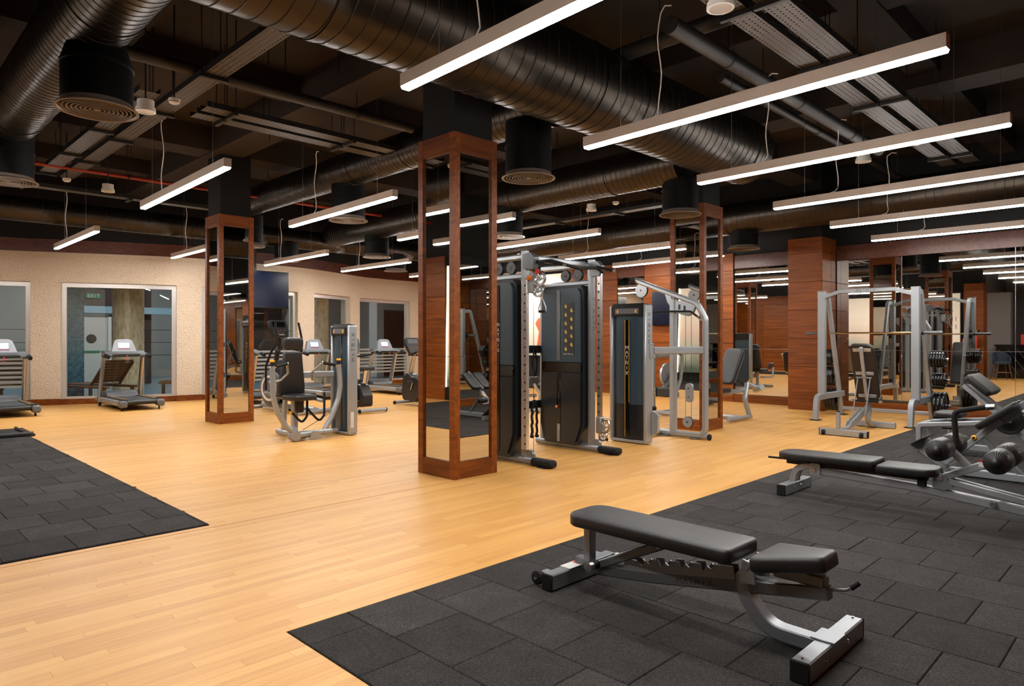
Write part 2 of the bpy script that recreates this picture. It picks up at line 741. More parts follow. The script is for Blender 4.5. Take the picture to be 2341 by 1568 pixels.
SUB = {
    'console': ('display', 'button', 'key_bar', 'pulse_sensor'), 'foam_roller': ('end_plug',), 'front_foot': ('end_cap', 'foot_cap'), 'rear_foot': ('end_cap', 'foot_cap'),
    'housing': ('end_cap', 'diffuser'), 'pulley': ('pulley_cover',), 'placard': ('placard_figure',), 'exercise_placard': ('placard_figure',), 'centre_strip': ('pin_stripe',),
    'chrome_column': ('index_hole',), 'catch_rail': ('catch_pin',), 'press_arm': ('arm_cap', 'arm_neck', 'handle_stub'), 'hand_grip': ('grip_cap',), 'grip': ('grip_cap',),
    'upright': ('upright_cap', ), 'crank': ('pedal',), 'pivot_sleeve': ('pivot_cap',), 'lever': ('lever_grip',), 'warning_label': ('warning_band',), 'adjust_knob': ('knob_centre',),
    'pulley_rim': ('pulley_spoke', 'pulley_hub'), 'drive_cover': ('cover_ring',), 'rim': ('ring', 'hub'), 'wheel': ('bolt',), 'mount_plate': ('bolt',), 'tie_plate': ('bolt',),
    'grab_handle': ('handle_tip',), 'handle': ('handle_grip',), 'foot_tube': ('foot_cap',), 'selector_slot': ('pin_hole', 'selector_pin', 'slot_plate'), 'arm': ('arm_grip',), 'rope_strand': ('rope_end',),
    'pull_pin': ('pin_cap',), 'lever_arm': ('shin_pad', 'pad_plate'), 'rest_post': ('post_cap',), 'seat_post': ('post_collar',), 'casing': ('screen',), 'card': ('sheet',), 'banner': ('printed_line',)}


def nest(t_):
    """hang small pieces under the part they sit on (thing > part > sub-part)"""
    ctr = {}
    for c in t_.children:
        if c.type == 'MESH':
            bb_ = [Vector(q) for q in c.bound_box]
            ctr[c] = (c.name.split('.')[0], sum(bb_, Vector()) / 8)
    for c, (n_, p) in list(ctr.items()):
        best = None
        for h_, (hn, q) in ctr.items():
            if n_ in SUB.get(hn, ()) and h_ is not c:
                bb_ = [Vector(v) for v in h_.bound_box]
                lo_ = [min(v[i] for v in bb_) for i in range(3)]
                hi_ = [max(v[i] for v in bb_) for i in range(3)]
                d_ = sum(max(lo_[i] - p[i], 0, p[i] - hi_[i]) ** 2 for i in range(3)) + .01 * (p - q).length
                if best is None or d_ < best[0]:
                    best = (d_, h_)
        if best and best[0] < .06:
            c.parent = best[1]


def TR(loc=(0, 0, 0), rx=0, ry=0, rz=0):
    return Matrix.Translation(Vector(loc)) @ Matrix.Rotation(rz, 4, 'Z') @ Matrix.Rotation(ry, 4, 'Y') @ Matrix.Rotation(rx, 4, 'X')


GLY = {
    'M': [[(0, 0), (0, 1), (.5, .45), (1, 1), (1, 0)]],
    'A': [[(0, 0), (.5, 1), (1, 0)]],
    'T': [[(0, 1), (1, 1)], [(.5, 1), (.5, 0)]],
    'R': [[(0, 0), (0, 1), (.8, 1), (.95, .85), (.95, .62), (.8, .48), (0, .48)], [(.45, .48), (1, 0)]],
    'I': [[(.5, 0), (.5, 1)]],
    'X': [[(0, 0), (1, 1)], [(0, 1), (1, 0)]],
    'E': [[(1, 0), (0, 0), (0, 1), (1, 1)], [(0, .5), (.8, .5)]],
    'F': [[(0, 0), (0, 1), (1, 1)], [(0, .5), (.8, .5)]],
}


def letters(parent, text, o, right, up, h, adv, lw=.75, sw=.13, material=None, name='lettering', stack=False):
    """flat stroke lettering on a surface; o = first letter's lower left corner; adv = advance; stack = one below the other"""
    mb = MB()
    o, right, up = Vector(o), Vector(right).normalized(), Vector(up).normalized()
    nrm = right.cross(up)
    t = h * sw
    for i, ch in enumerate(text):
        base = o + (up * (-adv * i) if stack else right * (adv * i))
        for pl in GLY[ch]:
            q = [base + right * (x * h * lw) + up * (y * h) for x, y in pl]
            for a, b_ in zip(q, q[1:]):
                d = (b_ - a).normalized()
                s_ = nrm.cross(d) * (t / 2)
                e = d * (t * .35)
                lo = [a - e - s_, b_ + e - s_, b_ + e + s_, a - e + s_]
                hi = [p + nrm * .0012 for p in lo]
                mb.add(lo + hi, [(4, 5, 6, 7), (0, 1, 5, 4), (1, 2, 6, 5), (2, 3, 7, 6), (3, 0, 4, 7)])
    return mb.build(name, material or PRINT, parent)
# ================================================================== the room
MX = 13.76          # plane of the mirror wall
WY = -.36           # wall beside the camera
SLAB = 4.7

# ---- floor: maple strips, the 300 nearest in view are single planks
floor = MB().box((2.4, 8.3, -.06), (23.2, 17.6, .08)).build('floor', mat('subfloor', S(120, 84, 46), .7, noise=(5, .1)))
struct(floor)
PW, GAP = .065, .0007
LM = (-1.1, 1.94, 5.06, 11.43)     # left rubber floor x0 x1 y0 y1
RMT = (1.48, 13.66, WY + .02, 2.94)   # right rubber floor


def px_of(x, y, z=0.):
    Z = (x + y) * .70711
    if Z < .3:
        return None
    return 1170.5 + 1554 * (x - y) * .70711 / Z, 775 + 1554 * (1.35 - z) / Z, Z


def plank_mesh(ln):
    a, b_, t, c = ln / 2 - GAP / 2, PW / 2 - GAP / 2, .003, .0005
    v = [(-a + c, -b_ + c, 0), (a - c, -b_ + c, 0), (a - c, b_ - c, 0), (-a + c, b_ - c, 0),
         (-a, -b_, -c), (a, -b_, -c), (a, b_, -c), (-a, b_, -c),
         (-a, -b_, -t), (a, -b_, -t), (a, b_, -t), (-a, b_, -t)]
    f = [(0, 1, 2, 3)]
    for k in (0, 4):
        for i in range(4):
            j = (i + 1) % 4
            f.append((k + 4 + i, k + 4 + j, k + j, k + i))
    return v, f


rnd = random.Random(3)
LENS = (.55, .75, .95, 1.2)
rows = []
y = WY + PW / 2
while y < 17.2:
    x = -9 - rnd.random()
    while x < 13.9:
        ln = rnd.choice(LENS)
        rows.append((x + ln / 2, y, ln))
        x += ln
    y += PW


def cut_by(xc, yc, ln):
    """None when a rubber floor covers the strip, else its (x0, x1)"""
    x0, x1 = xc - ln / 2, xc + ln / 2
    for (a, b_, c, d) in (LM, RMT):
        if c - .001 < yc < d + .001:
            if x0 >= a and x1 <= b_:
                return None
            if x0 < a < x1:
                x1 = a
            elif x0 < b_ < x1:
                x0 = b_
    if x1 - x0 < .03:
        return None
    return x0, x1


cand, rest = [], []
for (xc, yc, ln) in rows:
    q = cut_by(xc, yc, ln)
    if q is None:
        continue
    if yc > 17 or xc > MX + .3:
        continue
    full = abs((q[1] - q[0]) - ln) < 1e-6
    p = px_of(xc, yc)
    vis = p and -60 < p[0] < 2400 and p[1] < 1600
    if vis and full:
        cand.append((p[2], xc, yc, ln))
    else:
        rest.append(((q[0] + q[1]) / 2, yc, q[1] - q[0]))
cand.sort()
pmesh = {}
for ln in LENS:
    v, f = plank_mesh(ln)
    me = bpy.data.meshes.new('plank')
    me.from_pydata(v, [], f)
    me.materials.append(MAPLE)
    pmesh[ln] = me
for (_, xc, yc, ln) in cand[:300]:
    o = bpy.data.objects.new('plank', pmesh[ln])
    COL.objects.link(o)
    o.location = (xc, yc, 0)
    o.parent = floor
rest += [(a, b_, c) for (_, a, b_, c) in cand[300:]]
V, Fc, tone = [], [], []
for (xc, yc, ln) in rest:
    v, f = plank_mesh(ln)
    n = len(V)
    V += [(p[0] + xc, p[1] + yc, p[2]) for p in v]
    Fc += [tuple(i + n for i in q) for q in f]
    tone += [rnd.random()] * len(f)
me = bpy.data.meshes.new('strip_flooring')
me.from_pydata(V, [], Fc)
me.materials.append(MAPLE)
at_ = me.attributes.new('tone', 'FLOAT', 'FACE')
at_.data.foreach_set('value', tone)
o = bpy.data.objects.new('strip_flooring', me)
COL.objects.link(o)
o.parent = floor
o['kind'] = 'stuff'

# ---- rubber floors: square tiles in running bond
TW = .397


def tile_geo(x0, x1, y0, y1):
    g, c, h = .0012, .004, .007
    x0 += g
    x1 -= g
    y0 += g
    y1 -= g
    v = [(x0 + c, y0 + c, h), (x1 - c, y0 + c, h), (x1 - c, y1 - c, h), (x0 + c, y1 - c, h),
         (x0, y0, h - c), (x1, y0, h - c), (x1, y1, h - c), (x0, y1, h - c),
         (x0, y0, -.006), (x1, y0, -.006), (x1, y1, -.006), (x0, y1, -.006)]
    f = [(0, 1, 2, 3)]
    for k in (0, 4):
        for i in range(4):
            j = (i + 1) % 4
            f.append((k + 4 + i, k + 4 + j, k + j, k + i))
    return v, f


def rubber_floor(name, reg, cells, label):
    x0, x1, y0, y1 = reg
    base = MB().box(((x0 + x1) / 2, (y0 + y1) / 2, -.011), (x1 - x0, y1 - y0, .008)).build(name, RUBBER)
    struct(base)
    base['label'] = label
    cand_ = []
    for (a, b_, c, d) in cells:
        a, b_, c, d = max(a, x0), min(b_, x1), max(c, y0), min(d, y1)
        if b_ - a < .02 or d - c < .02:
            continue
        p = px_of((a + b_) / 2, (c + d) / 2)
        vis = p is not None and -120 < p[0] < 2480 and p[1] < 1700
        cand_.append((0 if vis else 1, p[2] if p else 99, a, b_, c, d))
    cand_.sort()
    share = {}
    mb = MB()
    for k, (_, _, a, b_, c, d) in enumerate(cand_):
        dz = rnd.uniform(-.0012, .0012)
        if k < 300:
            key = (round(b_ - a, 3), round(d - c, 3))
            if key not in share:
                v, f = tile_geo(-key[0] / 2, key[0] / 2, -key[1] / 2, key[1] / 2)
                me_ = bpy.data.meshes.new('rubber_tile')
                me_.from_pydata(v, [], f)
                me_.materials.append(TILE)
                share[key] = me_
            o_ = bpy.data.objects.new('rubber_tile', share[key])
            COL.objects.link(o_)
            o_.location = ((a + b_) / 2, (c + d) / 2, dz)
            o_.parent = base
        else:
            v, f = tile_geo(a, b_, c, d)
            mb.add([(p[0], p[1], p[2] + dz) for p in v], f)
    if mb.v:
        q = mb.build('rubber_tiling', TILE, base)
        q['kind'] = 'stuff'
    return base


cells = []
j = 0
yy = 5.06
while yy < 11.43:
    xx = 1.12 + (.2 if j % 2 else 0) - 8 * TW
    while xx < 1.95:
        cells.append((xx, xx + TW, yy, yy + TW))
        xx += TW
    yy += TW
    j += 1
rubber_floor('floor_rubber_far', LM, cells, 'black rubber tile floor at the left, in running bond')
cells = []
i = 0
xx = 1.79 - TW
while xx < 13.7:
    yy = 2.94 - (TW / 2 if i % 2 == 0 else 0) + TW
    while yy > WY - TW:
        cells.append((xx, xx + TW, yy - TW, yy))
        yy -= TW
    xx += TW
    i += 1
rubber_floor('floor_rubber_near', RMT, cells, 'black rubber tile floor under the near weight benches')

# thin seam strips in the wood along the mat edges
o = MB().box((4.0, 4.965, .0008), (9.4, .004, .002)).build('trim_1', mat('seam_strip', S(176, 128, 70), .6, noise=(20, .1)))
struct(o)

# ---- ceiling slab and beams
ceil_o = MB().box((2.4, 8.3, SLAB + .1), (23.2, 18.2, .2)).build('ceiling', CEIL)
struct(ceil_o)
for k, (c, s_) in enumerate([
        ((-.3, 8.3, SLAB - .2), (.5, 17.6, .4)), ((4.48, 8.3, SLAB - .2), (.5, 17.6, .4)), ((9.25, 8.3, SLAB - .2), (.5, 17.6, .4)),
        ((6.3, 5.28, SLAB - .19), (15.2, .5, .38)), ((6.3, 11.2, SLAB - .19), (15.2, .5, .38)),
        ((6.3, 8.2, SLAB - .13), (15.2, .32, .26)), ((6.3, 2.2, SLAB - .13), (15.2, .32, .26)), ((6.3, 14.0, SLAB - .13), (15.2, .32, .26)),
        ((2.1, 8.3, SLAB - .12), (.3, 17.6, .24)), ((6.9, 8.3, SLAB - .12), (.3, 17.6, .24)), ((11.6, 8.3, SLAB - .12), (.3, 17.6, .24))]):
    MB().box(c, s_).build('beam', CEIL, ceil_o)

# ---- stone wall along the windows: a gently curving line y(x)
WP = [(-1.3, 17.3), (1, 17.05), (2.37, 16.82), (3.33, 16.42), (4.3, 15.98), (5.29, 15.62), (6.2, 15.5), (7.05, 15.58), (7.9, 15.68),
      (8.7, 15.88), (9.8, 16.35), (10.82, 16.82), (11.8, 17.0), (12.87, 17.05), (14.2, 17.1)]


def wall_y(x):
    for k in range(len(WP) - 1):
        if WP[k][0] <= x <= WP[k + 1][0]:
            p0, p1, p2, p3 = WP[max(k - 1, 0)], WP[k], WP[k + 1], WP[min(k + 2, len(WP) - 1)]
            t = (x - p1[0]) / (p2[0] - p1[0])
            m1 = (p2[1] - p0[1]) / (p2[0] - p0[0]) * (p2[0] - p1[0])
            m2 = (p3[1] - p1[1]) / (p3[0] - p1[0]) * (p2[0] - p1[0])
            return (2 * t ** 3 - 3 * t * t + 1) * p1[1] + (t ** 3 - 2 * t * t + t) * m1 + (-2 * t ** 3 + 3 * t * t) * p2[1] + (t ** 3 - t * t) * m2
    return WP[-1][1]


def wall_n(x):
    d = (wall_y(x + .02) - wall_y(x - .02)) / .04
    return Vector((-d, 1, 0)).normalized()      # outward (away from the room)


def curved_slab(mb, x0, x1, z0, z1, d0, d1, step=.2):
    """piece of wall between x0 and x1, from depth d0 to d1 behind the inner face"""
    n = max(2, int((x1 - x0) / step) + 1)
    rows_ = []
    for k in range(n):
        x_ = x0 + (x1 - x0) * k / (n - 1)
        p = Vector((x_, wall_y(x_), 0))
        q = wall_n(x_)
        a, b_ = p + q * d0, p + q * d1
        rows_.append([(a.x, a.y, z0), (a.x, a.y, z1), (b_.x, b_.y, z1), (b_.x, b_.y, z0)])
    vs_ = [p for r_ in rows_ for p in r_]
    fs = []
    for k in range(n - 1):
        for i_ in range(4):
            j_ = (i_ + 1) % 4
            fs.append((k * 4 + i_, k * 4 + 4 + i_, k * 4 + 4 + j_, k * 4 + j_))
    fs.append((0, 1, 2, 3))
    m = (n - 1) * 4
    fs.append((m, m + 3, m + 2, m + 1))
    mb.add(vs_, fs)


WIN = [(-.4, 2.84), (3.31, 5.30), (5.80, 8.20), (8.72, 10.18), (10.62, 12.6)]
TOPW, TOPS, SILL = 2.52, 3.13, .13
mb = MB()
xs = [-1.3] + [v for w_ in WIN for v in w_] + [14.0]
for k in range(0, len(xs), 2):
    curved_slab(mb, xs[k], xs[k + 1], 0, TOPW, 0, .3)
curved_slab(mb, -1.3, 14.0, TOPW, TOPS, 0, .3)
for a, b_ in WIN:
    curved_slab(mb, a, b_, 0, SILL - .01, .04, .3)
struct(mb.build('wall_windows', STONE, ang=50))
mb = MB()
for k in range(0, len(xs), 2):
    curved_slab(mb, xs[k] - .004, xs[k + 1] + .004, 0, .125, -.018, .0)
for a, b_ in WIN:
    curved_slab(mb, a, b_, 0, .115, .015, .04)
struct(mb.build('baseboard_windows', WOOD_V))
mb = MB()
curved_slab(mb, -1.3, 14.0, TOPS, TOPS + .26, -.03, .3)
struct(mb.build('trim_2', WOOD_D))
mb = MB()
curved_slab(mb, -1.3, 14.0, TOPS + .26, SLAB, .0, .3)
struct(mb.build('wall_windows_upper', BLACKWALL))
for k, (a, b_) in enumerate(WIN):
    fr_o = sempty('window_%d' % (k + 1))
    for nm, args in (('window_frame', (a, b_, TOPW - .095, TOPW, .07, .13)), ('window_frame', (a, b_, SILL - .01, SILL + .03, .07, .13))):
        mb = MB()
        curved_slab(mb, *args)
        mb.build(nm, ALU, fr_o)
    for xe in ((a, a + .09), (b_ - .09, b_)):
        mb = MB()
        curved_slab(mb, xe[0], xe[1], SILL + .03, TOPW - .095, .07, .13)
        mb.build('window_frame', ALU, fr_o)
    mb = MB()
    curved_slab(mb, a + .09, b_ - .09, SILL + .03, TOPW - .095, .098, .104)
    mb.build('pane', GLASS, fr_o)
    if k in (0, 2, 4):
        for q in range(8):
            mb = MB()
            z0 = .36 + q * .095
            curved_slab(mb, a + .09, b_ - .09, z0, z0 + .05, .094, .0965)
            mb.build('frosted_band', FROST, fr_o)
    # dark horizontal rails on the outside
    if k in (0, 1, 2):
        for z0 in (1.0, 1.27, 1.54):
            mb = MB()
            x0_ = a + .09 if k != 1 else b_ - .62
            curved_slab(mb, x0_, b_ - .09, z0, z0 + .012, .13, .14)
            mb.build('glazing_bar', PLAST, fr_o)

# ---- mirror wall (x = MX)


def panel_stack(parent, axis, fixed, depth, u0, u1, zs, m=WOOD, gap=.006):
    """wood panels one above the other; axis 'x': face at x = fixed looking to -x, spanning y u0..u1; 'y': face at y = fixed looking to -y"""
    for z0, z1 in zip(zs, zs[1:]):
        c, s_ = (u0 + u1) / 2, (u1 - u0)
        if axis == 'x':
            MB().box((fixed + depth / 2, c, (z0 + z1) / 2), (depth, s_ - gap, z1 - z0 - gap), .002).build('wood_panel', m, parent)
        else:
            MB().box((c, fixed + depth / 2, (z0 + z1) / 2), (s_ - gap, depth, z1 - z0 - gap), .002).build('wood_panel', m, parent)


wm = MB().box((MX + .2, 8.3, SLAB / 2), (.36, 17.8, SLAB)).build('wall_mirrors', BLACKWALL)
struct(wm)
ZS = [0, .22, .74, 1.26, 1.78, 2.3, 2.82, 3.2]
# grooved wood fields of that wall
panel_stack(wm, 'x', MX - .04, .05, 6.98, 7.45, ZS)
panel_stack(wm, 'x', MX - .03, .04, 7.45, 9.26, ZS)
panel_stack(wm, 'x', MX - .03, .04, 10.06, 11.64, ZS)
panel_stack(wm, 'x', MX - .03, .04, 13.27, 16.9, ZS)


def wall_mirror(y0, y1, z0, z1, seams_y, seam_z, n, plinth=True):
    t = sempty('mirror_wall_field')
    t['label'] = n
    ys = [y0] + seams_y + [y1]
    for a, b_ in zip(ys, ys[1:]):
        for c, d in ((z0, seam_z), (seam_z, z1)):
            MB().box((MX + .004, (a + b_) / 2, (c + d) / 2), (.012, b_ - a - .004, d - c - .004), .0015).build('mirror_pane', MIRROR, t)
    for a in seams_y:
        MB().box((MX + .008, a, (z0 + z1) / 2), (.006, .006, z1 - z0)).build('joint', BRUSH, t)
    MB().box((MX + .008, (y0 + y1) / 2, seam_z), (.006, y1 - y0, .006)).build('joint', BRUSH, t)
    if plinth:
        MB().box((MX - .02, (y0 + y1) / 2, z0 / 2), (.10, y1 - y0, z0), .002).build('plinth', WOOD, t)
    MB().box((MX + .0, (y0 + y1) / 2, z1 + .14), (.06, y1 - y0, .28), .002).build('wood_header', WOOD_D, t)


wall_mirror(WY, 4.86, .17, 2.86, [.9, 2.05, 3.73], 1.14, 'wide mirror behind the smith machine')
wall_mirror(5.56, 6.96, .17, 2.86, [], 1.14, 'narrow mirror between two wood pilasters')
wall_mirror(9.27, 10.05, .17, 2.86, [], 1.14, 'narrow mirror by the wall television')
# wood pilaster round the structural column
pil = sempty('pilaster', (0, 0, 0))
MB().box((13.45, 5.2, 1.63), (.72, .6, 3.26)).build('core', BLACKWALL, pil)
panel_stack(pil, 'x', 13.06, .03, 4.88, 5.52, [0, .28, .82, 1.36, 1.9, 2.44, 2.98, 3.27])
for a, b_ in ((13.065, 13.5), (13.5, 13.76)):
    panel_stack(pil, 'y', 4.875, .026, a, b_, [0, .28, .82, 1.36, 1.9, 2.44, 2.98, 3.27], WOOD_V)
MB().box((13.45, 5.2, (3.27 + SLAB) / 2), (.6, .56, SLAB - 3.27)).build('upper_shaft', BLACKWALL, pil)

# backlit poster on the far part of that wall
po, nt, b, N, L = nodes('backlit_poster')
tc = N('ShaderNodeTexCoord')
sx_n = N('ShaderNodeSeparateXYZ')
L(tc.outputs['Object'], sx_n.inputs[0])
n1 = N('ShaderNodeTexNoise')
n1.inputs['Scale'].default_value = 1.1
n1.inputs['Detail'].default_value = 2
L(tc.outputs['Object'], n1.inputs['Vector'])
hz = math_n2(N, L, 'ADD', math_n2(N, L, 'MULTIPLY', sx_n.outputs[2], .36), math_n2(N, L, 'MULTIPLY', n1.outputs['Fac'], .34))
rp = N('ShaderNodeValToRGB')
ramp(rp, [(.38, S(70, 82, 66)), (.55, S(170, 168, 150)), (.72, S(212, 186, 168)), (.95, S(232, 218, 200))])
L(hz, rp.inputs[0])
L(rp.outputs[0], b.inputs['Base Color'])
L(rp.outputs[0], b.inputs['Emission Color'])
b.inputs['Emission Strength'].default_value = .6
b.inputs['Roughness'].default_value = .6
POSTER = po
ps = thing('backlit_poster', 'tall backlit poster on the far wall behind the cable machine', 'poster', (MX - .05, 12.45, 0))
MB().box((0, 0, 2.0), (.03, 1.5, 2.2), .003).build('print', POSTER, ps)
MB().box((.028, 0, 2.0), (.02, 1.56, 2.26)).build('backing', BLACK, ps)
MB().prism(rpoly([(-.32, 1.0), (-.05, .98), (.0, 1.3), (.16, 1.02), (.3, 1.05), (.2, 1.55), (.34, 1.78), (.2, 1.95), (-.02, 1.78), (-.12, 2.1), (-.28, 2.02), (-.18, 1.6)], .06), 'x', -.018, -.0155).build('printed_figure', mat('poster_figure', S(206, 96, 48), .6, noise=(6, .5)), ps)

# ---- left wall beyond the left rubber floor, seen in the pillar mirrors
wl = MB().box((-1.35, 11.6, SLAB / 2), (.3, 11.6, SLAB)).build('wall_left', BLACKWALL)
struct(wl)
for a, b_ in ((11.72, 13.2), (13.2, 14.9), (14.9, 16.6), (6.32, 7.2), (7.2, 8.4)):
    for z0, z1 in zip(ZS, ZS[1:]):
        MB().box((-1.18, (a + b_) / 2, (z0 + z1) / 2), (.04, b_ - a - .006, z1 - z0 - .006), .002).build('wood_panel', WOOD, wl)
ps = thing('backlit_poster', 'leaning backlit poster with a lit edge seen in the pillar mirrors', 'poster', (-1.14, 10.16, 0))
pl = [(-1.5, .3), (1.44, .3), (1.38, 2.95), (-1.5, 2.95)]
mb = MB()
mb.prism(pl, 'x', -.03, .03)
mb.build('print', POSTER, ps)
for p, q in ((pl[1], pl[2]),):
    MB().bar([(.035, p[0], p[1]), (.035, q[0], q[1])], .022, .02, up=(1, 0, 0)).build('light_strip', LED, ps)

# ---- wall beside the camera with its mirror
wr = MB().box((6.4, WY - .15, SLAB / 2), (15.2, .3, SLAB)).build('wall_right', BLACKWALL)
struct(wr)
for a, b_ in ((1.2, 3.0), (3.0, 4.8), (4.8, 6.6)):
    for z0, z1 in zip(ZS, ZS[1:]):
        MB().box(((a + b_) / 2, WY + .005, (z0 + z1) / 2), (b_ - a - .006, .03, z1 - z0 - .006), .002).build('wood_panel', WOOD_V, wr)
t = sempty('mirror_wall_side')
for a, b_ in ((6.62, 8.4), (8.4, 10.2), (10.2, 12.0), (12.0, 13.7)):
    MB().box(((a + b_) / 2, WY + .01, 1.5), (b_ - a - .004, .012, 2.7), .0015).build('mirror_pane', MIRROR, t)
MB().box((10.15, WY + .04, .075), (7.1, .1, .15), .002).build('plinth', WOOD_V, t)

# ---- lobby to the left of the camera, seen in the mirror wall
lob = MB().box((-9.1, 2.6, SLAB / 2), (.2, 6.4, SLAB)).build('wall_lobby_end', GREYWALL)
struct(lob)
struct(MB().box((-5.3, 5.95, SLAB / 2), (7.9, .2, SLAB)).build('wall_lobby_side', GREYWALL))
struct(MB().box((-5.2, WY - .15, SLAB / 2), (8.0, .3, SLAB)).build('wall_lobby_near', GREYWALL))
o = MB().box((-1.95, 5.15, 1.5), (.4, 1.3, 3.0), .004).build('wall_lobby_pier', GREYWALL)
struct(o)
bar_c = thing('reception_counter', 'black quilted reception counter seen in the mirror', 'counter', (-1.35, 3.1, 0))
MB().box((0, 0, .55), (.6, 3.4, 1.1), .01).build('body', BLACK, bar_c)
MB().box((.02, 0, 1.13), (.7, 3.5, .06), .008).build('worktop', BLACK, bar_c)
for k in range(-5, 6):
    MB().bar([(.305, k * .27 - .3, .1), (.305, k * .27 + .3, 1.0)], .012, .012, up=(1, 0, 0)).build('quilting', GUN, bar_c)
o = MB().box((-8.95, 3.4, 2.0), (.06, 1.4, .8), .008).build('television', BLACK)
tag(o, 'black television on the grey lobby wall', 'television')
o = thing('info_stand', 'small red and white card stand on the reception counter', 'sign', (-1.2, 4.0, 1.16))
MB().box((0, 0, .17), (.02, .24, .34), .003).build('card', RED, o)
MB().box((.012, -.04, .17), (.004, .12, .26)).build('sheet', WHITE, o)


def bar_chair(label, loc, rz):
    t_ = thing('bar_chair', label, 'chair', loc, rz, 'tufted chairs by the counter')
    nv = mat('navy_velvet', S(30, 42, 58), .7, noise=(14, .2))
    mb_ = MB()
    mb_.M = TR((0, 0, .52))
    mb_.cushion(rrect(.46, .44, .12), .1, .03)
    mb_.build('seat', nv, t_)
    mb_ = MB()
    pts = []
    for k in range(13):
        a = R(-20 + 220 * k / 12)
        pts.append((math.cos(a) * .25, math.sin(a) * .24, 0))
    n_ = len(pts)
    vs_, fs_ = [], []
    for k, p in enumerate(pts):
        h = .62 + .28 * math.sin(PI * k / 12)
        for r_, z_ in ((1.0, .55), (1.06, h), (.92, h), (.86, .55)):
            vs_.append((p[0] * r_, p[1] * r_, z_ + .05))
    for k in range(n_ - 1):
        for i_ in range(4):
            j_ = (i_ + 1) % 4
            fs_.append((k * 4 + i_, k * 4 + j_, k * 4 + 4 + j_, k * 4 + 4 + i_))
    mb_.add(vs_, fs_ + [(0, 3, 2, 1), (n_ * 4 - 4, n_ * 4 - 3, n_ * 4 - 2, n_ * 4 - 1)])
    mb_.build('backrest', nv, t_)
    for sx_ in (-1, 1):
        for sy_ in (-1, 1):
            MB().cyl((sx_ * .15, sy_ * .14, .54), (sx_ * .24, sy_ * .22, 0), .018, .011, 10).build('leg', TEAK, t_)
    MB().tube([(-.2, -.19, .25), (.2, -.19, .25), (.2, .19, .25), (-.2, .19, .25), (-.2, -.19, .25)], .008, 6).build('footrest', CHROME, t_)
    return t_


bar_chair('navy tufted bar chair seen in the right of the wall mirror', (.15, 4.45, 0), R(60))
bar_chair('navy tufted bar chair beside the reception counter, just off the mirror edge', (-.2, 3.1, 0), R(80))
# tall red banner and lettered light panel near the wood pillar
o = thing('banner_stand', 'tall tapered red banner stand by the wood pillar', 'banner', (.22, 5.3, 0))
MB().prism([(-.1, .05), (.1, .05), (.24, 1.35), (-.2, 1.45)], 'x', -.03, .03).build('banner', RED, o)
MB().box((.034, .0, 1.15), (.004, .22, .04)).build('printed_line', WHITE, o)
MB().box((0, 0, .02), (.3, .34, .04), .005).build('base', BLACK, o)
o = thing('lettered_panel', 'narrow pale lit panel with letters beside the left wall', 'sign', (-1.12, 6.08, 0))
MB().box((0, 0, 1.75), (.06, .4, 2.5), .003).build('panel', mat('lit_panel', S(230, 218, 200), .6, emit=S(240, 225, 205), estr=.5, noise=(3, .05)), o)
letters(o, 'IF', (.0315, -.14, 2.0), (0, 1, 0), (0, 0, 1), .15, .17, material=PRINT)
letters(o, 'IT', (.0315, -.14, 1.72), (0, 1, 0), (0, 0, 1), .15, .17, material=PRINT)

# ---- pillars: veneered frames round mirrors
PZ = 3.34


def mirror_pillar(x0, y0, label, s=.565):
    t_ = sempty('pillar', (x0, y0, 0))
    t_['label'] = label
    fw, ft, bt = .074, .185, .165      # stile width, header and base height
    MB().box((s / 2, s / 2, SLAB / 2), (s - .07, s - .07, SLAB)).build('core', BLACKWALL, t_)
    for ax, ay in ((0, 0), (s, 0), (0, s), (s, s)):
        sx_, sy_ = (1 if ax == 0 else -1), (1 if ay == 0 else -1)
        poly = [(ax, ay), (ax + sx_ * fw, ay), (ax + sx_ * fw, ay + sy_ * .03), (ax + sx_ * .03, ay + sy_ * .03), (ax + sx_ * .03, ay + sy_ * fw), (ax, ay + sy_ * fw)]
        MB().prism(poly, 'z', 0, PZ).build('corner_post', WOOD, t_)
    for face in range(4):
        for z0, z1, nm in ((0, bt, 'base_panel'), (PZ - ft, PZ, 'header_panel')):
            if face == 0:
                c, sz = (.016, s / 2, (z0 + z1) / 2), (.03, s - 2 * fw - .003, z1 - z0)
            elif face == 1:
                c, sz = (s / 2, .016, (z0 + z1) / 2), (s - 2 * fw - .003, .03, z1 - z0)
            elif face == 2:
                c, sz = (s - .016, s / 2, (z0 + z1) / 2), (.03, s - 2 * fw - .003, z1 - z0)
            else:
                c, sz = (s / 2, s - .016, (z0 + z1) / 2), (s - 2 * fw - .003, .03, z1 - z0)
            MB().box(c, sz).build(nm, WOOD_V if face % 2 else WOOD, t_)
        for z0, z1 in ((bt, 1.18), (1.183, PZ - ft)):
            if face == 0:
                c, sz = (.026, s / 2, (z0 + z1) / 2), (.008, s - 2 * fw, z1 - z0)
            elif face == 1:
                c, sz = (s / 2, .026, (z0 + z1) / 2), (s - 2 * fw, .008, z1 - z0)
            elif face == 2:
                c, sz = (s - .026, s / 2, (z0 + z1) / 2), (.008, s - 2 * fw, z1 - z0)
            else:
                c, sz = (s / 2, s - .026, (z0 + z1) / 2), (s - 2 * fw, .008, z1 - z0)
            MB().box(c, sz, .001).build('mirror_pane', MIRROR, t_)
    MB().box((s / 2, s / 2, PZ - .02), (s - .06, s - .06, .03)).build('top_board', WOOD_D, t_)
    return t_


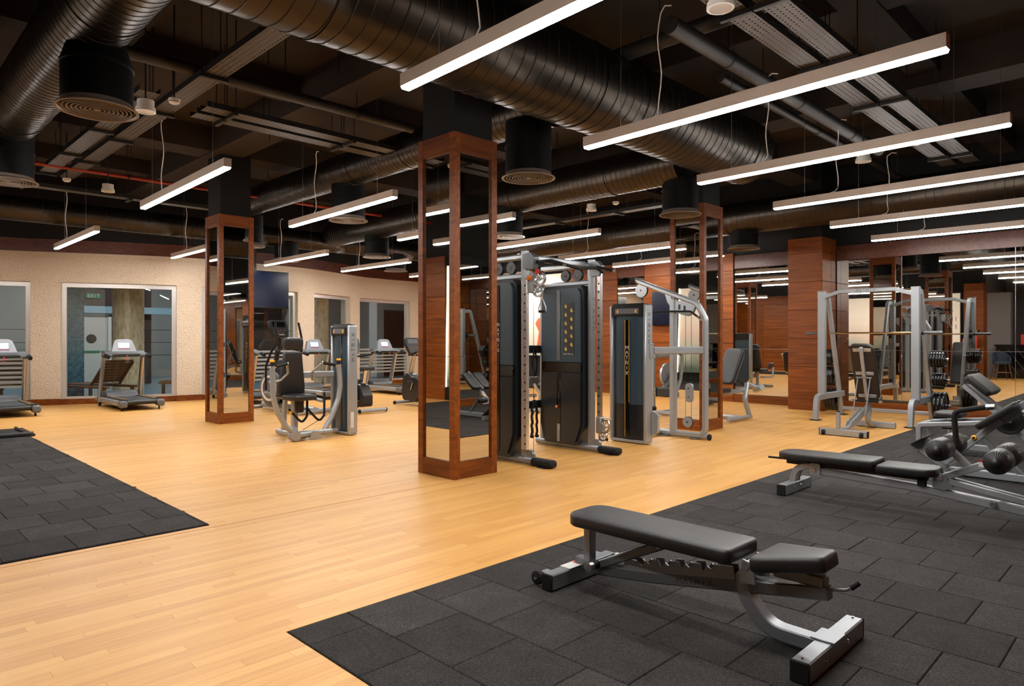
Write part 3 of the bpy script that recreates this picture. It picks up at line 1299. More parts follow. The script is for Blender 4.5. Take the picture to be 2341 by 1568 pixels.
mirror_pillar(4.2, 4.98, 'mirrored wooden pillar in the middle of the floor, nearest one')
mirror_pillar(4.33, 10.89, 'mirrored wooden pillar near the windows at the left')
mirror_pillar(8.97, 5.02, 'mirrored wooden pillar behind the pulldown machine')
mirror_pillar(9.05, 10.9, 'mirrored wooden pillar hidden behind the nearest one')
# solid wood pillar left of the camera (seen in the mirrors)
wp = sempty('pillar', (-.57, 4.98, 0))
wp['label'] = 'solid wood pillar with a small black sign, seen in the wall mirror'
for k in range(6):
    MB().box((.28, .28, .28 + k * .54), (.57, .57, .534), .003).build('wood_panel', WOOD, wp)
MB().box((.28, .28, (3.3 + SLAB) / 2 - .02), (.5, .5, SLAB - 3.28)).build('upper_shaft', BLACKWALL, wp)
sg = thing('wall_sign', 'small black sign on the solid wood pillar', 'sign', (.012, 5.26, 1.62))
MB().box((0, 0, 0), (.012, .34, .1), .002).build('plate', BLACK, sg)
for k in (-1, 1):
    MB().box((.007, 0, k * .02), (.002, .24, .014)).build('printed_line', PRINT_W, sg)

# ---- televisions
o = thing('television', 'black flat television hung in front of the window wall', 'television', (6.93, 15.22, 2.5))
MB().box((0, 0, 0), (1.5, .06, .86), .008).build('casing', BLACK, o)
MB().box((0, -.031, .005), (1.46, .004, .815)).build('screen', mat('tv_screen', S(5, 12, 32), .2, 0, .3, noise=(1.5, .3), emit=S(4, 18, 52), estr=.08), o)
MB().box((0, .1, .1), (.3, .15, .3), .01).build('bracket', PLAST, o)
MB().cyl((0, .12, .2), (0, .12, SLAB - 2.5), .025).build('ceiling_pole', PLAST, o)
o = thing('television', 'black flat television on the wood wall right of the pulldown tower', 'television', (MX - .1, 8.3, 2.06))
MB().box((0, 0, 0), (.07, 1.36, .8), .008).build('casing', BLACK, o)
MB().box((-.036, 0, .005), (.004, 1.32, .755)).build('screen', MATS['tv_screen'], o)
# ================================================================== lamps
LZ = 3.018


def lamp(a, b_, label, row):
    a, b_ = Vector(a), Vector(b_)
    d = b_ - a
    ln = d.length
    t_ = thing('linear_pendant_lamp', label, 'lamp', ((a.x + b_.x) / 2, (a.y + b_.y) / 2, LZ), math.atan2(d.y, d.x), row)
    h, w_ = .105, .075
    fr_w = .26 if a.y > 11 else .36
    MB().prism([(-w_ / 2, .02), (-w_ / 2, h), (w_ / 2, h), (w_ / 2, .02), (w_ / 2 - .004, .02), (w_ / 2 - .004, .034), (-w_ / 2 + .004, .034), (-w_ / 2 + .004, .02)], 'x', -ln / 2 + .003, ln / 2 - .003).build('housing', LAMP_BODY, t_)
    MB().box((0, 0, .016), (ln - .008, w_ - .009, .028), .006).build('diffuser', LAMP, t_)
    for s_ in (-1, 1):
        MB().box((s_ * (ln / 2 - .0015), 0, h / 2 + .01), (.003, w_, h - .02)).build('end_cap', LAMP_BODY, t_)
        MB().cyl((s_ * ln * fr_w, 0, h), (s_ * ln * fr_w, 0, SLAB - LZ), .0022, n=5).build('suspension_wire', BRUSH, t_)
    x0 = -ln * .22
    ph = random.Random(int(a.x * 100 + a.y * 7)).uniform(0, 6)
    pts = [(x0 - .1, 0, h), (x0 - .02, 0, h + .02)]
    top = 3.95 - LZ
    for k in range(9):
        z = h + .06 + (top - h - .06) * k / 8
        pts.append((x0 + .012 * math.sin(ph + k * 1.1), .012 * math.cos(ph + k * .9), z))
    pts.append((x0 + .05, 0, top + .04))
    pts.append((x0 + .11, 0, top + .02))
    MB().tube(pts, .0055, 6).build('power_cord', WHITE, t_)
    return t_


G1, G2, G3 = 'lamps over the near weight area', 'lamps over the middle of the floor', 'lamps over the treadmills'
for k, (xa, xb, lb) in enumerate([(.72, .66, 'long lamp just left of the camera, seen in the wall mirror'), (2.72, 2.62, 'nearest long lamp crossing the top edge of the photo'), (4.7, 4.58, 'long lamp second from the top edge, over the near bench'),
                                  (6.64, 6.53, 'long lamp third from the top edge'), (8.62, 8.5, 'long lamp fourth from the top edge'), (10.64, 10.55, 'long lamp fifth from the top edge'),
                                  (12.6, 12.52, 'long lamp closest to the mirror wall')]):
    lamp((xa, (3.74, 3.74, 3.78, 3.78, 3.82, 3.85, 3.88)[k], 0), (xb, 1.0, 0), lb, G1)
for xa, xb, lb in [(.85, .75, 'added lamp above the left rubber floor, outside the left edge'), (2.83, 2.74, 'bright lamp in front of the left mirrored pillar'), (4.86, 4.72, 'lamp between the left and nearest mirrored pillars'), (6.82, 6.72, 'lamp partly hidden by the nearest mirrored pillar'),  # first lamp here is added to light the left rubber floor
                   (8.76, 8.66, 'lamp over the cable machine'), (10.98, 10.82, 'lamp over the pulldown tower'), (12.9, 12.72, 'lamp by the wood wall behind the mirrored pillar')]:
    lamp((xa, 9.55, 0), (xb, 6.68, 0), lb, G2)
for xa, xb, lb in [(.95, .9, 'added lamp over the window wall outside the left edge'), (2.95, 2.93, 'leftmost lamp near the stone wall'), (5.0, 4.95, 'lamp just left of the left mirrored pillar by the stone wall'), (7.0, 6.93, 'lamp in front of the hung television'),  # first lamp here is an addition, put in for its light
                   (8.98, 8.95, 'lamp above the upright bikes by the stone wall'), (11.07, 11.0, 'lamp just left of the nearest pillar by the stone wall'), (12.9, 12.85, 'added lamp in the far corner by the stone wall')]:  # last lamp here is likewise added for its light
    lamp((xa, 14.97, 0), (xb, 12.1, 0), lb, G3)
for k, (x, y) in enumerate([(-2.6, 1.6), (-5.2, 1.6), (-2.6, 4.2), (-5.6, 4.2)]):  # lobby lights added to brighten the space behind the camera
    t_ = thing('added_downlight', 'added round lobby light, %s' % ('near left', 'far left', 'near right', 'far right')[k], 'lamp', (x, y, SLAB - .12), 0, 'added lobby lights')
    MB().cyl((0, 0, 0), (0, 0, .12), .11, n=20).build('housing', WHITE, t_)
    MB().cyl((0, 0, -.006), (0, 0, .0), .095, n=20).build('diffuser', emis('added_downlight_%d' % k, (1, .9, .78), 60) if k == 0 else MATS['added_downlight_0'], t_)

# ================================================================== ducts


def duct(label, a, b_, r, pitch=.13, seam=True, joints=()):
    a, b_ = Vector(a), Vector(b_)
    d = b_ - a
    ln = d.length
    t_ = thing('air_duct', label, 'duct', a)
    u = d.normalized()
    s_ = u.cross(Vector((0, 0, 1))).normalized()
    mb = MB()
    mb.cyl((0, 0, 0), d, r, n=64)
    mb.build('pipe', DUCT, t_)
    if seam:
        mb = MB()
        n = int(ln / pitch * 40)
        pts = []
        for k in range(n + 1):
            an = 2 * PI * k / 40
            pts.append(u * (ln * k / n) + s_ * (math.cos(an) * (r + .0008)) + Vector((0, 0, 1)) * (math.sin(an) * (r + .0008)))
        mb.tube(pts, .005 if r > .4 else .0035, 4)
        mb.build('spiral_seam', TRAY_EDGE, t_)
    for q in joints:
        c = u * q
        MB().cyl(c - u * .03, c + u * .03, r + .008, n=40).build('collar', DUCT, t_)
    for q in (ln * .25, ln * .75):
        c = u * q
        MB().cyl(c + Vector((0, 0, r)), (c.x, c.y, SLAB - a.z), .006, n=6).build('hanger_rod', TRAY_EDGE, t_)
    return t_


duct('large spiral duct crossing the top of the photo', (-1.0, 4.3, 3.87), (8.75, 4.3, 3.87), .42, .13, joints=(3.4, 6.2, 6.9, 9.4))
duct('spiral duct running to the windows behind the nearest pillar', (5.62, 5.0, 3.95), (5.62, 14.2, 3.95), .25, .09, joints=(2.6, 3.9))
duct('spiral duct above the pulldown machine', (8.3, 4.95, 3.8), (8.3, 14.2, 3.8), .29, .09, joints=(1.2, 3.2))
duct('dark spiral duct at the upper left corner', (1.42, 4.725, 3.86), (1.42, 14.2, 3.86), .29, .09, joints=(.9, 4.3))
duct('long spiral duct along the mirror wall', (12.13, WY + .1, 3.63), (12.13, 14.2, 3.63), .3, .11, joints=(2.6, 6.5))
duct('long spiral duct along the window wall', (-1.0, 14.55, 3.64), (13.4, 14.55, 3.64), .22, .11, joints=(6.2, 8.5))


def diffuser_vent(label, x, y, z, r, top, first=[None]):
    t_ = thing('ceiling_diffuser', label, 'vent', (x, y, z), 0, 'round ceiling diffusers')
    MB().lathe([(r * .86, .06), (r * .86, top)] if top < .6 or y > 6.5 or x > 2 else [(r * .86, .06), (r * .86, .36), (r * .6, top)], n=36).build('drop_sleeve', DUCT_BLK, t_)
    MB().lathe([(r * .86, .33), (r * .885, .335), (r * .885, .35), (r * .86, .355)], n=36).build('bead', DUCT_BLK, t_)
    MB().lathe([(r, .0), (r, .01), (r * .87, .03), (r * .84, .06), (r * .93, .0)], n=40, closed=True).build('rim', GRILLE, t_)
    for k in range(7):
        q = r * (.80 - k * .105)
        MB().lathe([(q, .004), (q + .008, .004), (q + .002, .04), (q - .004, .04)], n=36, closed=True).build('ring', GRILLE, t_)
    MB().lathe([(.0, .004), (.028, .004), (.02, .05), (0, .05)], n=16).build('hub', GRILLE, t_)
    MB().cyl((0, 0, .07), (0, 0, .075), r * .85, n=30).build('backing', DUCT_BLK, t_)
    return t_


GRILLE = mat('grille_paint', S(128, 114, 102), .5, .15, noise=(10, .08))
for x, y, z, r, top, lb in [(1.47, 6.07, 3.14, .29, .62, 'round black ceiling diffuser at the upper left'), (1.42, 9.55, 3.14, .29, .56, 'round black diffuser at the left edge'),
                            (5.5, 5.24, 3.14, .3, .62, 'round diffuser right of the nearest pillar top'), (5.72, 9.35, 3.2, .3, .55, 'round diffuser behind the lamp between the pillars'),
                            (8.42, 5.08, 3.09, .29, .5, 'round diffuser in front of the right mirrored pillar'), (8.3, 8.4, 3.12, .3, .5, 'round diffuser above the cable machine'),
                            (8.35, 12.5, 3.12, .3, .5, 'round diffuser above the far upright bike'), (5.7, 12.9, 3.14, .3, .6, 'round diffuser right of the left pillar'),
                            (12.2, 6.0, 3.05, .3, .45, 'round diffuser by the narrow wall mirror'), (10.3, 14.55, 3.1, .3, .4, 'round diffuser close to the stone wall'),
                            (7.3, 14.55, 3.12, .3, .4, 'round diffuser near the hung television')]:
    diffuser_vent(lb, x, y, z, r, top)
# ================================================================== trays, pipes, small ceiling fittings


def tray(label, a, b_, w_=.2, h=.06):
    a, b_ = Vector(a), Vector(b_)
    d = b_ - a
    ln = d.length
    t_ = thing('cable_tray', label, 'tray', a, math.atan2(d.y, d.x), 'perforated cable trays')
    MB().box((ln / 2, 0, .001), (ln, w_, .002)).build('tray_bottom', PERF, t_)
    for s_ in (-1, 1):
        MB().box((ln / 2, s_ * w_ / 2, h / 2), (ln, .003, h)).build('tray_side', TRAY_EDGE, t_)
    n = int(ln / 1.5)
    for k in range(n + 1):
        x = .3 + k * 1.5
        if x > ln - .05:
            break
        MB().box((x, 0, -.02), (.045, w_ + .07, .035), .003).build('support_channel', TRAY_EDGE, t_)
        for s_ in (-1, 1):
            MB().cyl((x, s_ * (w_ / 2 + .02), -.02), (x, s_ * (w_ / 2 + .02), SLAB - a.z), .005, n=6).build('hanger_rod', TRAY_EDGE, t_)
    return t_


tray('perforated cable tray running back at the left, right of the pair', (2.62, 4.9, 3.9), (2.62, 12.6, 3.9))
tray('perforated cable tray running back at the left, left of the pair', (2.32, 7.6, 3.9), (2.32, 12.6, 3.9))
tray('perforated cable tray crossing towards the nearest pillar', (2.86, 7.6, 3.86), (5.3, 7.6, 3.86))
tray('perforated cable tray crossing beside it', (2.86, 7.9, 3.86), (5.3, 7.9, 3.86))
tray('perforated cable tray above the near lamps, farther one', (3.2, 2.52, 3.9), (11.6, 2.52, 3.9))
tray('perforated cable tray above the near lamps, nearer one', (3.2, 2.24, 3.9), (11.6, 2.24, 3.9))
tray('cable tray above the cable machine', (10.6, 5.9, 3.75), (10.6, 12.0, 3.75))
tray('cable tray near the window wall at the left', (1.8, 12.9, 3.75), (5.2, 12.9, 3.75))


def pipe(label, pts, r, m):
    t_ = thing('ceiling_pipe', label, 'pipe', pts[0])
    p0 = Vector(pts[0])
    q = [Vector(p) - p0 for p in pts]
    MB().tube(fillet(q, .12) if len(q) > 2 else q, r, 14).build('pipe_run', m, t_)
    ln = (q[-1] - q[0]).length
    u = (q[-1] - q[0]).normalized()
    for k in range(1, int(ln / 1.6) + 1):
        c = u * (k * 1.6 - .6)
        if len(q) == 2:
            MB().cyl(c - u * .02, c + u * .02, r + .006, n=14).build('clamp', TRAY_EDGE, t_)
            MB().cyl(c + Vector((0, 0, r)), (c.x, c.y, SLAB - p0.z), .005, n=6).build('hanger_rod', TRAY_EDGE, t_)
    return t_


pipe('thick grey pipe running beside the near cable trays', [(4.9, 3.05, 3.95), (10.2, 3.05, 3.95)], .075, PIPE)
pipe('thick grey pipe crossing near the top edge', [(5.6, 1.0, 4.2), (5.6, 4.3, 4.2)], .075, PIPE)
pipe('grey pipe crossing the ceiling at the left', [(1.8, 7.0, 4.02), (5.2, 7.0, 4.02)], .06, PIPE)
pipe('red sprinkler pipe at the left', [(-.9, 11.85, 3.9), (13.0, 11.85, 3.9)], .028, REDPIPE)
pipe('grey pipe between the beams on the right', [(6.6, 3.5, 4.1), (13.4, 3.5, 4.1)], .05, PIPE)
for x, y, z, s_, lb in [(2.1, 7.01, 3.5, 1.0, 'round white ceiling speaker next to the left cable trays'), (4.09, 2.17, 3.5, 1.0, 'round white ceiling speaker at the top edge'),
                        (2.85, 11.2, 3.5, 1.0, 'round white ceiling speaker near the window wall'), (8.85, 2.82, 3.5, 1.0, 'round white ceiling speaker below the third long lamp'),
                        (9.0, 7.12, 3.5, 1.0, 'round white ceiling speaker above the cable machine')]:
    t_ = thing('ceiling_speaker', lb, 'speaker', (x, y, z), 0, 'ceiling speakers')
    MB().lathe([(.085, .02), (.085, .04), (.074, .045), (.074, .11), (.0, .11)], n=28).build('housing', WHITE, t_)
    MB().lathe([(.088, .0), (.088, .022), (.078, .022), (.072, .0)], n=28, closed=True).build('rim', WHITE, t_)
    MB().cyl((0, 0, .006), (0, 0, .012), .074, n=28).build('mesh_grille', mat('speaker_mesh', S(200, 190, 178), .7, noise=(300, .2)), t_)
    MB().cyl((0, 0, .11), (0, 0, SLAB - z), .008, n=6).build('hanger_rod', TRAY_EDGE, t_)
for x, y, z, lb in [(2.42, 7.2, 3.7, 'white smoke detector at the end of the left cable tray'), (2.48, 11.9, 3.7, 'white smoke detector near the window wall'),
                    (9.38, 2.38, 3.72, 'white smoke detector under the near cable trays'), (9.7, 7.13, 3.7, 'white smoke detector above the cable machine')]:
    t_ = thing('smoke_detector', lb, 'detector', (x, y, z), 0, 'smoke detectors')
    MB().lathe([(0, 0), (.03, .002), (.048, .012), (.056, .03), (.056, .05), (.05, .055), (0, .055)], n=24).build('head', WHITE, t_)
    MB().lathe([(.05, .02), (.053, .018), (.053, .026), (.05, .026)], n=24, closed=True).build('slot_ring', PRINT, t_)
    MB().cyl((0, 0, .055), (0, 0, SLAB - z), .008, n=6).build('mount_rod', TRAY_EDGE, t_)
# loose threaded rods hanging from the slab
for k, (x, y, l_) in enumerate([(3.3, 6.6, .6), (3.45, 7.3, .5), (3.8, 6.4, .55), (3.0, 7.1, .7), (4.0, 8.6, .6), (4.15, 8.75, .7), (2.0, 10.0, .7), (2.1, 10.4, .65), (1.9, 10.8, .7), (7.6, 2.9, .6), (8.2, 1.9, .7)]):
    o = MB().cyl((0, 0, 0), (0, 0, l_), .006, n=6).build('threaded_rod', TRAY_EDGE, loc=(x, y, SLAB - l_))
    tag(o, 'thin loose threaded rod hanging from the dark ceiling', 'rod', 'loose ceiling rods')
# ================================================================== machines


def WB(t_):
    """builder that takes world coordinates for a thing with no rotation"""
    m = MB()
    m.M = Matrix.Translation(-Vector(t_.location))
    return m


def loc_of(t_, p):
    return tuple(Vector(p) - Vector(t_.location))


def bolt(t_, p, n, r=.011, m=None, name='bolt'):
    p, n = Vector(p), Vector(n)
    mb = WB(t_)
    mb.cyl(p, p + n * .006, r, r * .8, 12)
    return mb.build(name, m or CHROME, t_)


def pad_at(t_, name, poly, t, M, bev=.018, m=None):
    mb = MB()
    mb.M = Matrix.Translation(-Vector(t_.location)) @ M
    mb.cushion(poly, t, bev)
    return mb.build(name, m or VINYL, t_, 60)


# ---------------------------------------------------------------- near flat bench
t = thing('adjustable_bench', 'near adjustable bench set flat, black pads on gunmetal frame', 'bench', (2.97, 1.75, .007))
g = .007
# front foot
o = WB(t).bar([(2.67, 1.08, .045 + g), (3.27, 1.08, .045 + g)], .075, .085).build('front_foot', STEEL_D, t)
for x in (2.665, 3.275):
    WB(t).box((x, 1.08, .045 + g), (.014, .077, .087), .004).build('end_cap', RUBBER, o).parent = t
for x in (2.83, 3.07):
    bolt(t, (x, 1.0425, .05 + g), (0, -1, 0))
for x in (2.69, 3.25):
    bolt(t, (x, 1.08, .0875 + g), (0, 0, 1), .006)
WB(t).box((2.97, 1.085, .09 + g), (.13, .1, .008), .002).build('weld_plate', STEEL_D, t)
# curved leg
WB(t).bar(fillet([(2.97, 1.1, .045 + g), (2.97, 1.34, .05 + g), (2.97, 1.445, .17 + g), (2.97, 1.455, .27 + g)], .16, 8), .062, .075, up=(1, 0, 0)).build('curved_leg', STEEL_D, t)
WB(t).prism([(1.36, .26 + g), (1.45, .26 + g), (1.45, .19 + g), (1.43, .17 + g)], 'x', 2.963, 2.977).build('gusset', STEEL_D, t)
# rear foot with wheels
WB(t).bar([(2.70, 2.43, .047 + g), (3.25, 2.43, .047 + g)], .07, .085).build('rear_foot', STEEL_D, t)
for x in (2.695, 3.255):
    WB(t).box((x, 2.43, .047 + g), (.012, .072, .087), .004).build('end_cap', RUBBER, t)
for x in (2.76, 3.2):
    WB(t).box((x, 2.488, .05 + g), (.05, .05, .06), .004).build('wheel_bracket', STEEL_D, t)
    WB(t).lathe([(.0, -.018), (.03, -.018), (.038, -.012), (.038, .012), (.03, .018), (0, .018)], (x - .04, 2.52, .045 + g), (1, 0, 0), 20).build('wheel', RUBBER, t)
    bolt(t, (x - .06, 2.52, .045 + g), (-1, 0, 0), .01)
WB(t).box((2.9, 2.43, .091 + g), (.12, .074, .004), .001).build('warning_label', PRINT_W, t)
WB(t).box((2.95, 2.43, .0925 + g), (.03, .06, .003), .001).build('warning_band', RED, t)
# main beam and post
WB(t).bar(fillet([(2.97, 2.44, .1 + g), (2.97, 2.28, .09 + g), (2.97, 1.95, .13 + g), (2.97, 1.08, .275 + g)], .1, 5), .058, .062, up=(1, 0, 0)).build('main_beam', GUN, t)
WB(t).bar([(2.97, 2.36, .1 + g), (2.97, 2.36, .345)], .055, .05, up=(0, 1, 0)).build('rear_post', STEEL_D, t)
for x in (2.945, 2.995):
    poly = [(2.12, .13), (2.1, .2), (2.03, .205)]
    for k in range(4):
        y0 = 2.0 - k * .115
        z0 = .185 + k * .019
        poly += [(y0, z0), (y0 - .022, z0 + .03), (y0 - .045, z0 + .018), (y0 - .06, z0 + .045), (y0 - .1, z0 + .05)]
    poly += [(1.5, .30), (1.48, .21)]
    WB(t).prism(poly[::-1], 'x', x - .004, x + .004).build('ratchet_plate', STEEL_D, t)
for x in (2.925, 3.015):
    WB(t).bar([(x, 2.27, .13), (x, 1.86, .325)], .045, .012, up=(1, 0, 0)).build('support_strut', GUN, t)
WB(t).cyl((2.87, 2.27, .135), (3.07, 2.27, .135), .022, n=18).build('pivot_sleeve', RUBBER, t)
for x in (2.855, 3.085):
    WB(t).cyl((x - .016, 2.27, .135), (x + .016, 2.27, .135), .025, n=18).build('pivot_cap', BRUSH, t)
bolt(t, (2.919, 1.885, .312), (-1, 0, 0), .012)
# seat hinge
WB(t).cyl((2.89, 1.415, .335), (3.05, 1.415, .335), .02, n=16).build('hinge_tube', CHROME, t)
for x in (2.9, 3.04):
    WB(t).prism([(1.45, .25), (1.37, .26), (1.385, .35), (1.43, .36)], 'x', x - .005, x + .005).build('hinge_plate', STEEL_D, t)
WB(t).box((2.97, 1.2, .325), (.06, .22, .05), .006).build('seat_bracket', GUN, t)
WB(t).box((2.97, 1.9, .337), (.05, .78, .024), .004).build('back_rail', GUN, t)
WB(t).tube(fillet([(2.98, 1.14, .3), (2.985, 1.06, .295), (3.0, 1.02, .3), (3.03, .99, .325)], .03), .0075, 8).build('lever', STEEL_D, t)
WB(t).cyl((3.01, 1.008, .308), (3.036, .984, .33), .0115, n=12).build('lever_grip', RUBBER, t)
# pads
pad_at(t, 'back_pad', rrect(.305, .955, (.085, .085, .03, .03), 6), .066, TR((2.95, 1.925, .347)), .02)
M = TR((2.97, 1.36, .335), rx=R(-9))
pad_at(t, 'seat_pad', rpoly([(-.165, 0), (-.085, -.3), (.085, -.3), (.165, 0)], .03, 5), .068, M, .022)
letters(t, 'MATRIX', loc_of(t, (2.9395, 1.79, .152)), (0, -1, .167), (0, .167, 1), .026, .034, .9, .12, mat('beam_print', S(34, 34, 36), .5, noise=(50, .05)))
WB(t).box((2.97, 1.385, .115), (.045, .004, .05), .001).build('spec_label', PRINT_W, t).rotation_euler = (0, 0, 0)

# ---------------------------------------------------------------- decline bench with rollers
t = thing('decline_bench', 'decline bench with four black foam rollers, at the right edge', 'bench', (6.03, 1.6, .007))
WB(t).bar([(5.76, 2.49, .055), (6.3, 2.49, .055)], .075, .09).build('rear_foot', STEEL, t)
for x in (5.755, 6.305):
    WB(t).box((x, 2.49, .055), (.012, .077, .092), .004).build('end_cap', RUBBER, t)
for y in (2.44,):
    for x in (5.95, 6.08):
        bolt(t, (x, 2.452, .06), (0, -1, 0), .01)
for x in (5.985, 6.075):
    WB(t).bar(fillet([(x, 2.49, .09), (x, 2.47, .21), (x, 2.36, .25), (x, 2.29, .235)], .1, 6), .055, .012, up=(1, 0, 0)).build('bracket_arm', STEEL, t)
    WB(t).prism(rpoly([(2.25, .18), (2.34, .18), (2.34, .28), (2.25, .28)], .02), 'x', x - .007, x + .007).build('bracket_plate', STEEL, t)
bolt(t, (5.978, 2.3, .22), (-1, 0, 0), .02, BRUSH)
WB(t).bar(fillet([(6.03, 2.33, .215), (6.03, 1.5, .185), (6.03, .25, .06)], .3, 6), .06, .075, up=(1, 0, 0)).build('main_beam', STEEL, t)
WB(t).bar([(5.74, .25, .05), (6.32, .25, .05)], .075, .09).build('front_foot', STEEL, t)
WB(t).box((6.03, 2.0, .272), (.06, 1.1, .05), .005).build('pad_rail', VINYL_B, t)
pad_at(t, 'back_pad', rrect(.31, .8, (.11, .11, .02, .02), 6), .06, TR((6.03, 2.2, .305), rx=R(-1.2)), .016)
pad_at(t, 'seat_pad', rrect(.31, .42, (.02, .02, .1, .1), 6), .06, TR((6.03, 1.575, .292), rx=R(-1.2)), .016)
WB(t).cyl((5.93, 2.5, .3), (5.88, 2.66, .305), .009, n=10).build('release_lever', RUBBER, t)
WB(t).box((5.98, 1.48, .24), (.05, .06, .06), .006).build('stop_block', RUBBER, t)
# side plates at the hinge
for x in (5.975, 6.085):
    WB(t).prism([(1.41, .215), (1.34, .2), (1.27, .225), (1.33, .325), (1.40, .32)], 'x', x - .005, x + .005).build('hinge_plate', STEEL_D, t)
bolt(t, (5.968, 1.36, .29), (-1, 0, 0), .024, BRUSH)
for x in (5.985, 6.075):
    WB(t).bar([(x, 1.3, .27), (x, .3, .1)], .045, .03, up=(1, 0, 0)).build('slide_rail', STEEL, t)
WB(t).cyl((5.93, 1.02, .15), (5.985, 1.02, .15), .019, n=16).build('stop_pin', BRUSH, t)
WB(t).cyl((6.08, .98, .2), (6.13, .98, .2), .019, n=16).build('stop_pin', BRUSH, t)
# roller arm
WB(t).bar([(6.03, 1.36, .285), (6.03, .98, .47)], .055, .06, up=(1, 0, 0)).build('roller_arm', STEEL, t)
WB(t).bar([(6.03, 1.18, .385), (6.03, 1.31, .52)], .05, .05, up=(1, 0, 0)).build('roller_post', STEEL, t)
WB(t).box((5.999, 1.07, .43), (.003, .09, .05), .001).build('warning_label', PRINT_W, t)
WB(t).box((5.998, 1.07, .449), (.003, .09, .015), .0005).build('warning_band', RED, t)


def roller(t_, c, ln, r):
    """foam roller along x with gathered vinyl ends"""
    n = 128
    prof = [(.012, -ln / 2 - .012), (r * .38, -ln / 2 - .014), (r * .42, -ln / 2 - .004), (r * .9, -ln / 2 + .004), (r, -ln / 2 + .03), (r * 1.02, 0), (r, ln / 2 - .03), (r * .9, ln / 2 - .004), (r * .42, ln / 2 + .004), (r * .38, ln / 2 + .014), (.012, ln / 2 + .012)]
    mb_ = MB()
    vs_, fs_ = [], []
    for k, (rr, h) in enumerate(prof):
        for i_ in range(n):
            a = 2 * PI * i_ / n
            q = rr
            hh_ = h
            if k in (2, 3, 7, 8):
                q = rr * (1 + .012 * math.cos(a * 32))
                hh_ = h + (.0014 if k > 5 else -.0014) * math.cos(a * 32)
            vs_.append((c[0] + hh_, c[1] + math.cos(a) * q, c[2] + math.sin(a) * q))
    for k in range(len(prof) - 1):
        for i_ in range(n):
            j_ = (i_ + 1) % n
            fs_.append((k * n + i_, k * n + j_, (k + 1) * n + j_, (k + 1) * n + i_))
    fs_.append(tuple(range(n))[::-1])
    fs_.append(tuple(range((len(prof) - 1) * n, len(prof) * n)))
    mb_.M = Matrix.Translation(-Vector(t_.location))
    mb_.add(vs_, [f[::-1] for f in fs_])
    o_ = mb_.build('foam_roller', VINYL, t_, 60)
    for s_ in (-1, 1):
        WB(t_).lathe([(.0, .02), (.014, .019), (.026, .013), (.034, .004), (.035, -.004)], (c[0] + s_ * (ln / 2 + .008), c[1], c[2]), (s_, 0, 0), 18).build('end_plug', PLAST, t_)
    return o_


for dx in (-.19, .19):
    roller(t, (6.03 + dx, 1.325, .53), .21, .082)
    roller(t, (6.03 + dx, .965, .485), .21, .085)
WB(t).cyl((5.8, 1.325, .53), (6.26, 1.325, .53), .015, n=12).build('roller_axle', STEEL, t)
WB(t).cyl((5.8, .965, .485), (6.26, .965, .485), .015, n=12).build('roller_axle', STEEL, t)
WB(t).tube(fillet([(6.03, 1.26, .53), (6.03, 1.28, .80), (6.03, 1.09, .845), (6.03, 1.03, .85)], .06), .02, 14).build('grab_handle', RUBBER, t)
WB(t).cyl((6.03, 1.075, .847), (6.03, 1.02, .853), .0205, n=14).build('handle_tip', BRUSH, t)
letters(t, 'MATRIX', loc_of(t, (5.9985, 1.93, .184)), (0, -1, -.036), (0, -.036, 1), .03, .043, .95, .12, MATS['beam_print'])

# ---------------------------------------------------------------- hyperextension bench
t = thing('back_extension_bench', 'back extension bench with foot plate, behind the roller bench', 'bench', (7.85, 1.4, .007))
WB(t).bar([(7.85, 1.85, .05), (7.85, .3, .05)], .07, .075, up=(1, 0, 0)).build('base_rail', STEEL, t)
WB(t).bar([(7.55, .32, .05), (8.15, .32, .05)], .07, .08).build('front_foot', STEEL, t)
WB(t).bar([(7.6, 1.72, .045), (8.1, 1.72, .045)], .06, .07).build('rear_foot', STEEL, t)
WB(t).bar([(7.85, 1.78, .08), (7.85, 1.28, .58)], .06, .075, up=(1, 0, 0)).build('inclined_post', STEEL, t)
WB(t).bar([(7.85, 1.45, .42), (7.85, 1.12, .08)], .045, .05, up=(1, 0, 0)).build('brace', STEEL_D, t)
mb = WB(t)
mb.prism([(1.70, .08), (1.995, .30), (1.90, .365), (1.897, .36), (1.985, .30), (1.696, .086)], 'x', 7.6, 8.22)
mb.build('foot_plate', mat('checker_plate', S(74, 74, 75), .5, .5, noise=(60, .2), bump=(160, .4)), t)
WB(t).cyl((7.66, 1.66, .27), (8.04, 1.66, .27), .014, n=12).build('ankle_bar', STEEL, t)
for x in (7.7, 8.0):
    roller(t, (x, 1.62, .33), .15, .055)
WB(t).lathe([(0, .03), (.016, .03), (.024, .022), (.026, .0)], (7.818, 1.49, .395), (-1, 0, 0), 18).build('adjust_knob', YELLOW, t)
WB(t).lathe([(0, .034), (.012, .033), (.013, .028)], (7.818, 1.49, .395), (-1, 0, 0), 14).build('knob_centre', PLAST, t)
M = TR((7.85, 1.3, .56), rx=R(-38))
for x in (-.12, .12):
    pad_at(t, 'hip_pad', rrect(.2, .4, .06, 5), .06, M @ TR((x, -.05, .02)), .018)
WB(t).bar([(7.85, 1.44, .47), (7.85, 1.06, .75)], .1, .03, up=(1, 0, 0)).build('pad_rail', STEEL_D, t)
for x in (7.62, 8.08):
    WB(t).tube(fillet([(7.85, 1.1, .68), (x, 1.08, .69), (x, .92, .72)], .04), .014, 10).build('handle', STEEL, t)
    WB(t).cyl((x, .99, .707), (x, .9, .724), .018, n=12).build('handle_grip', RUBBER, t)

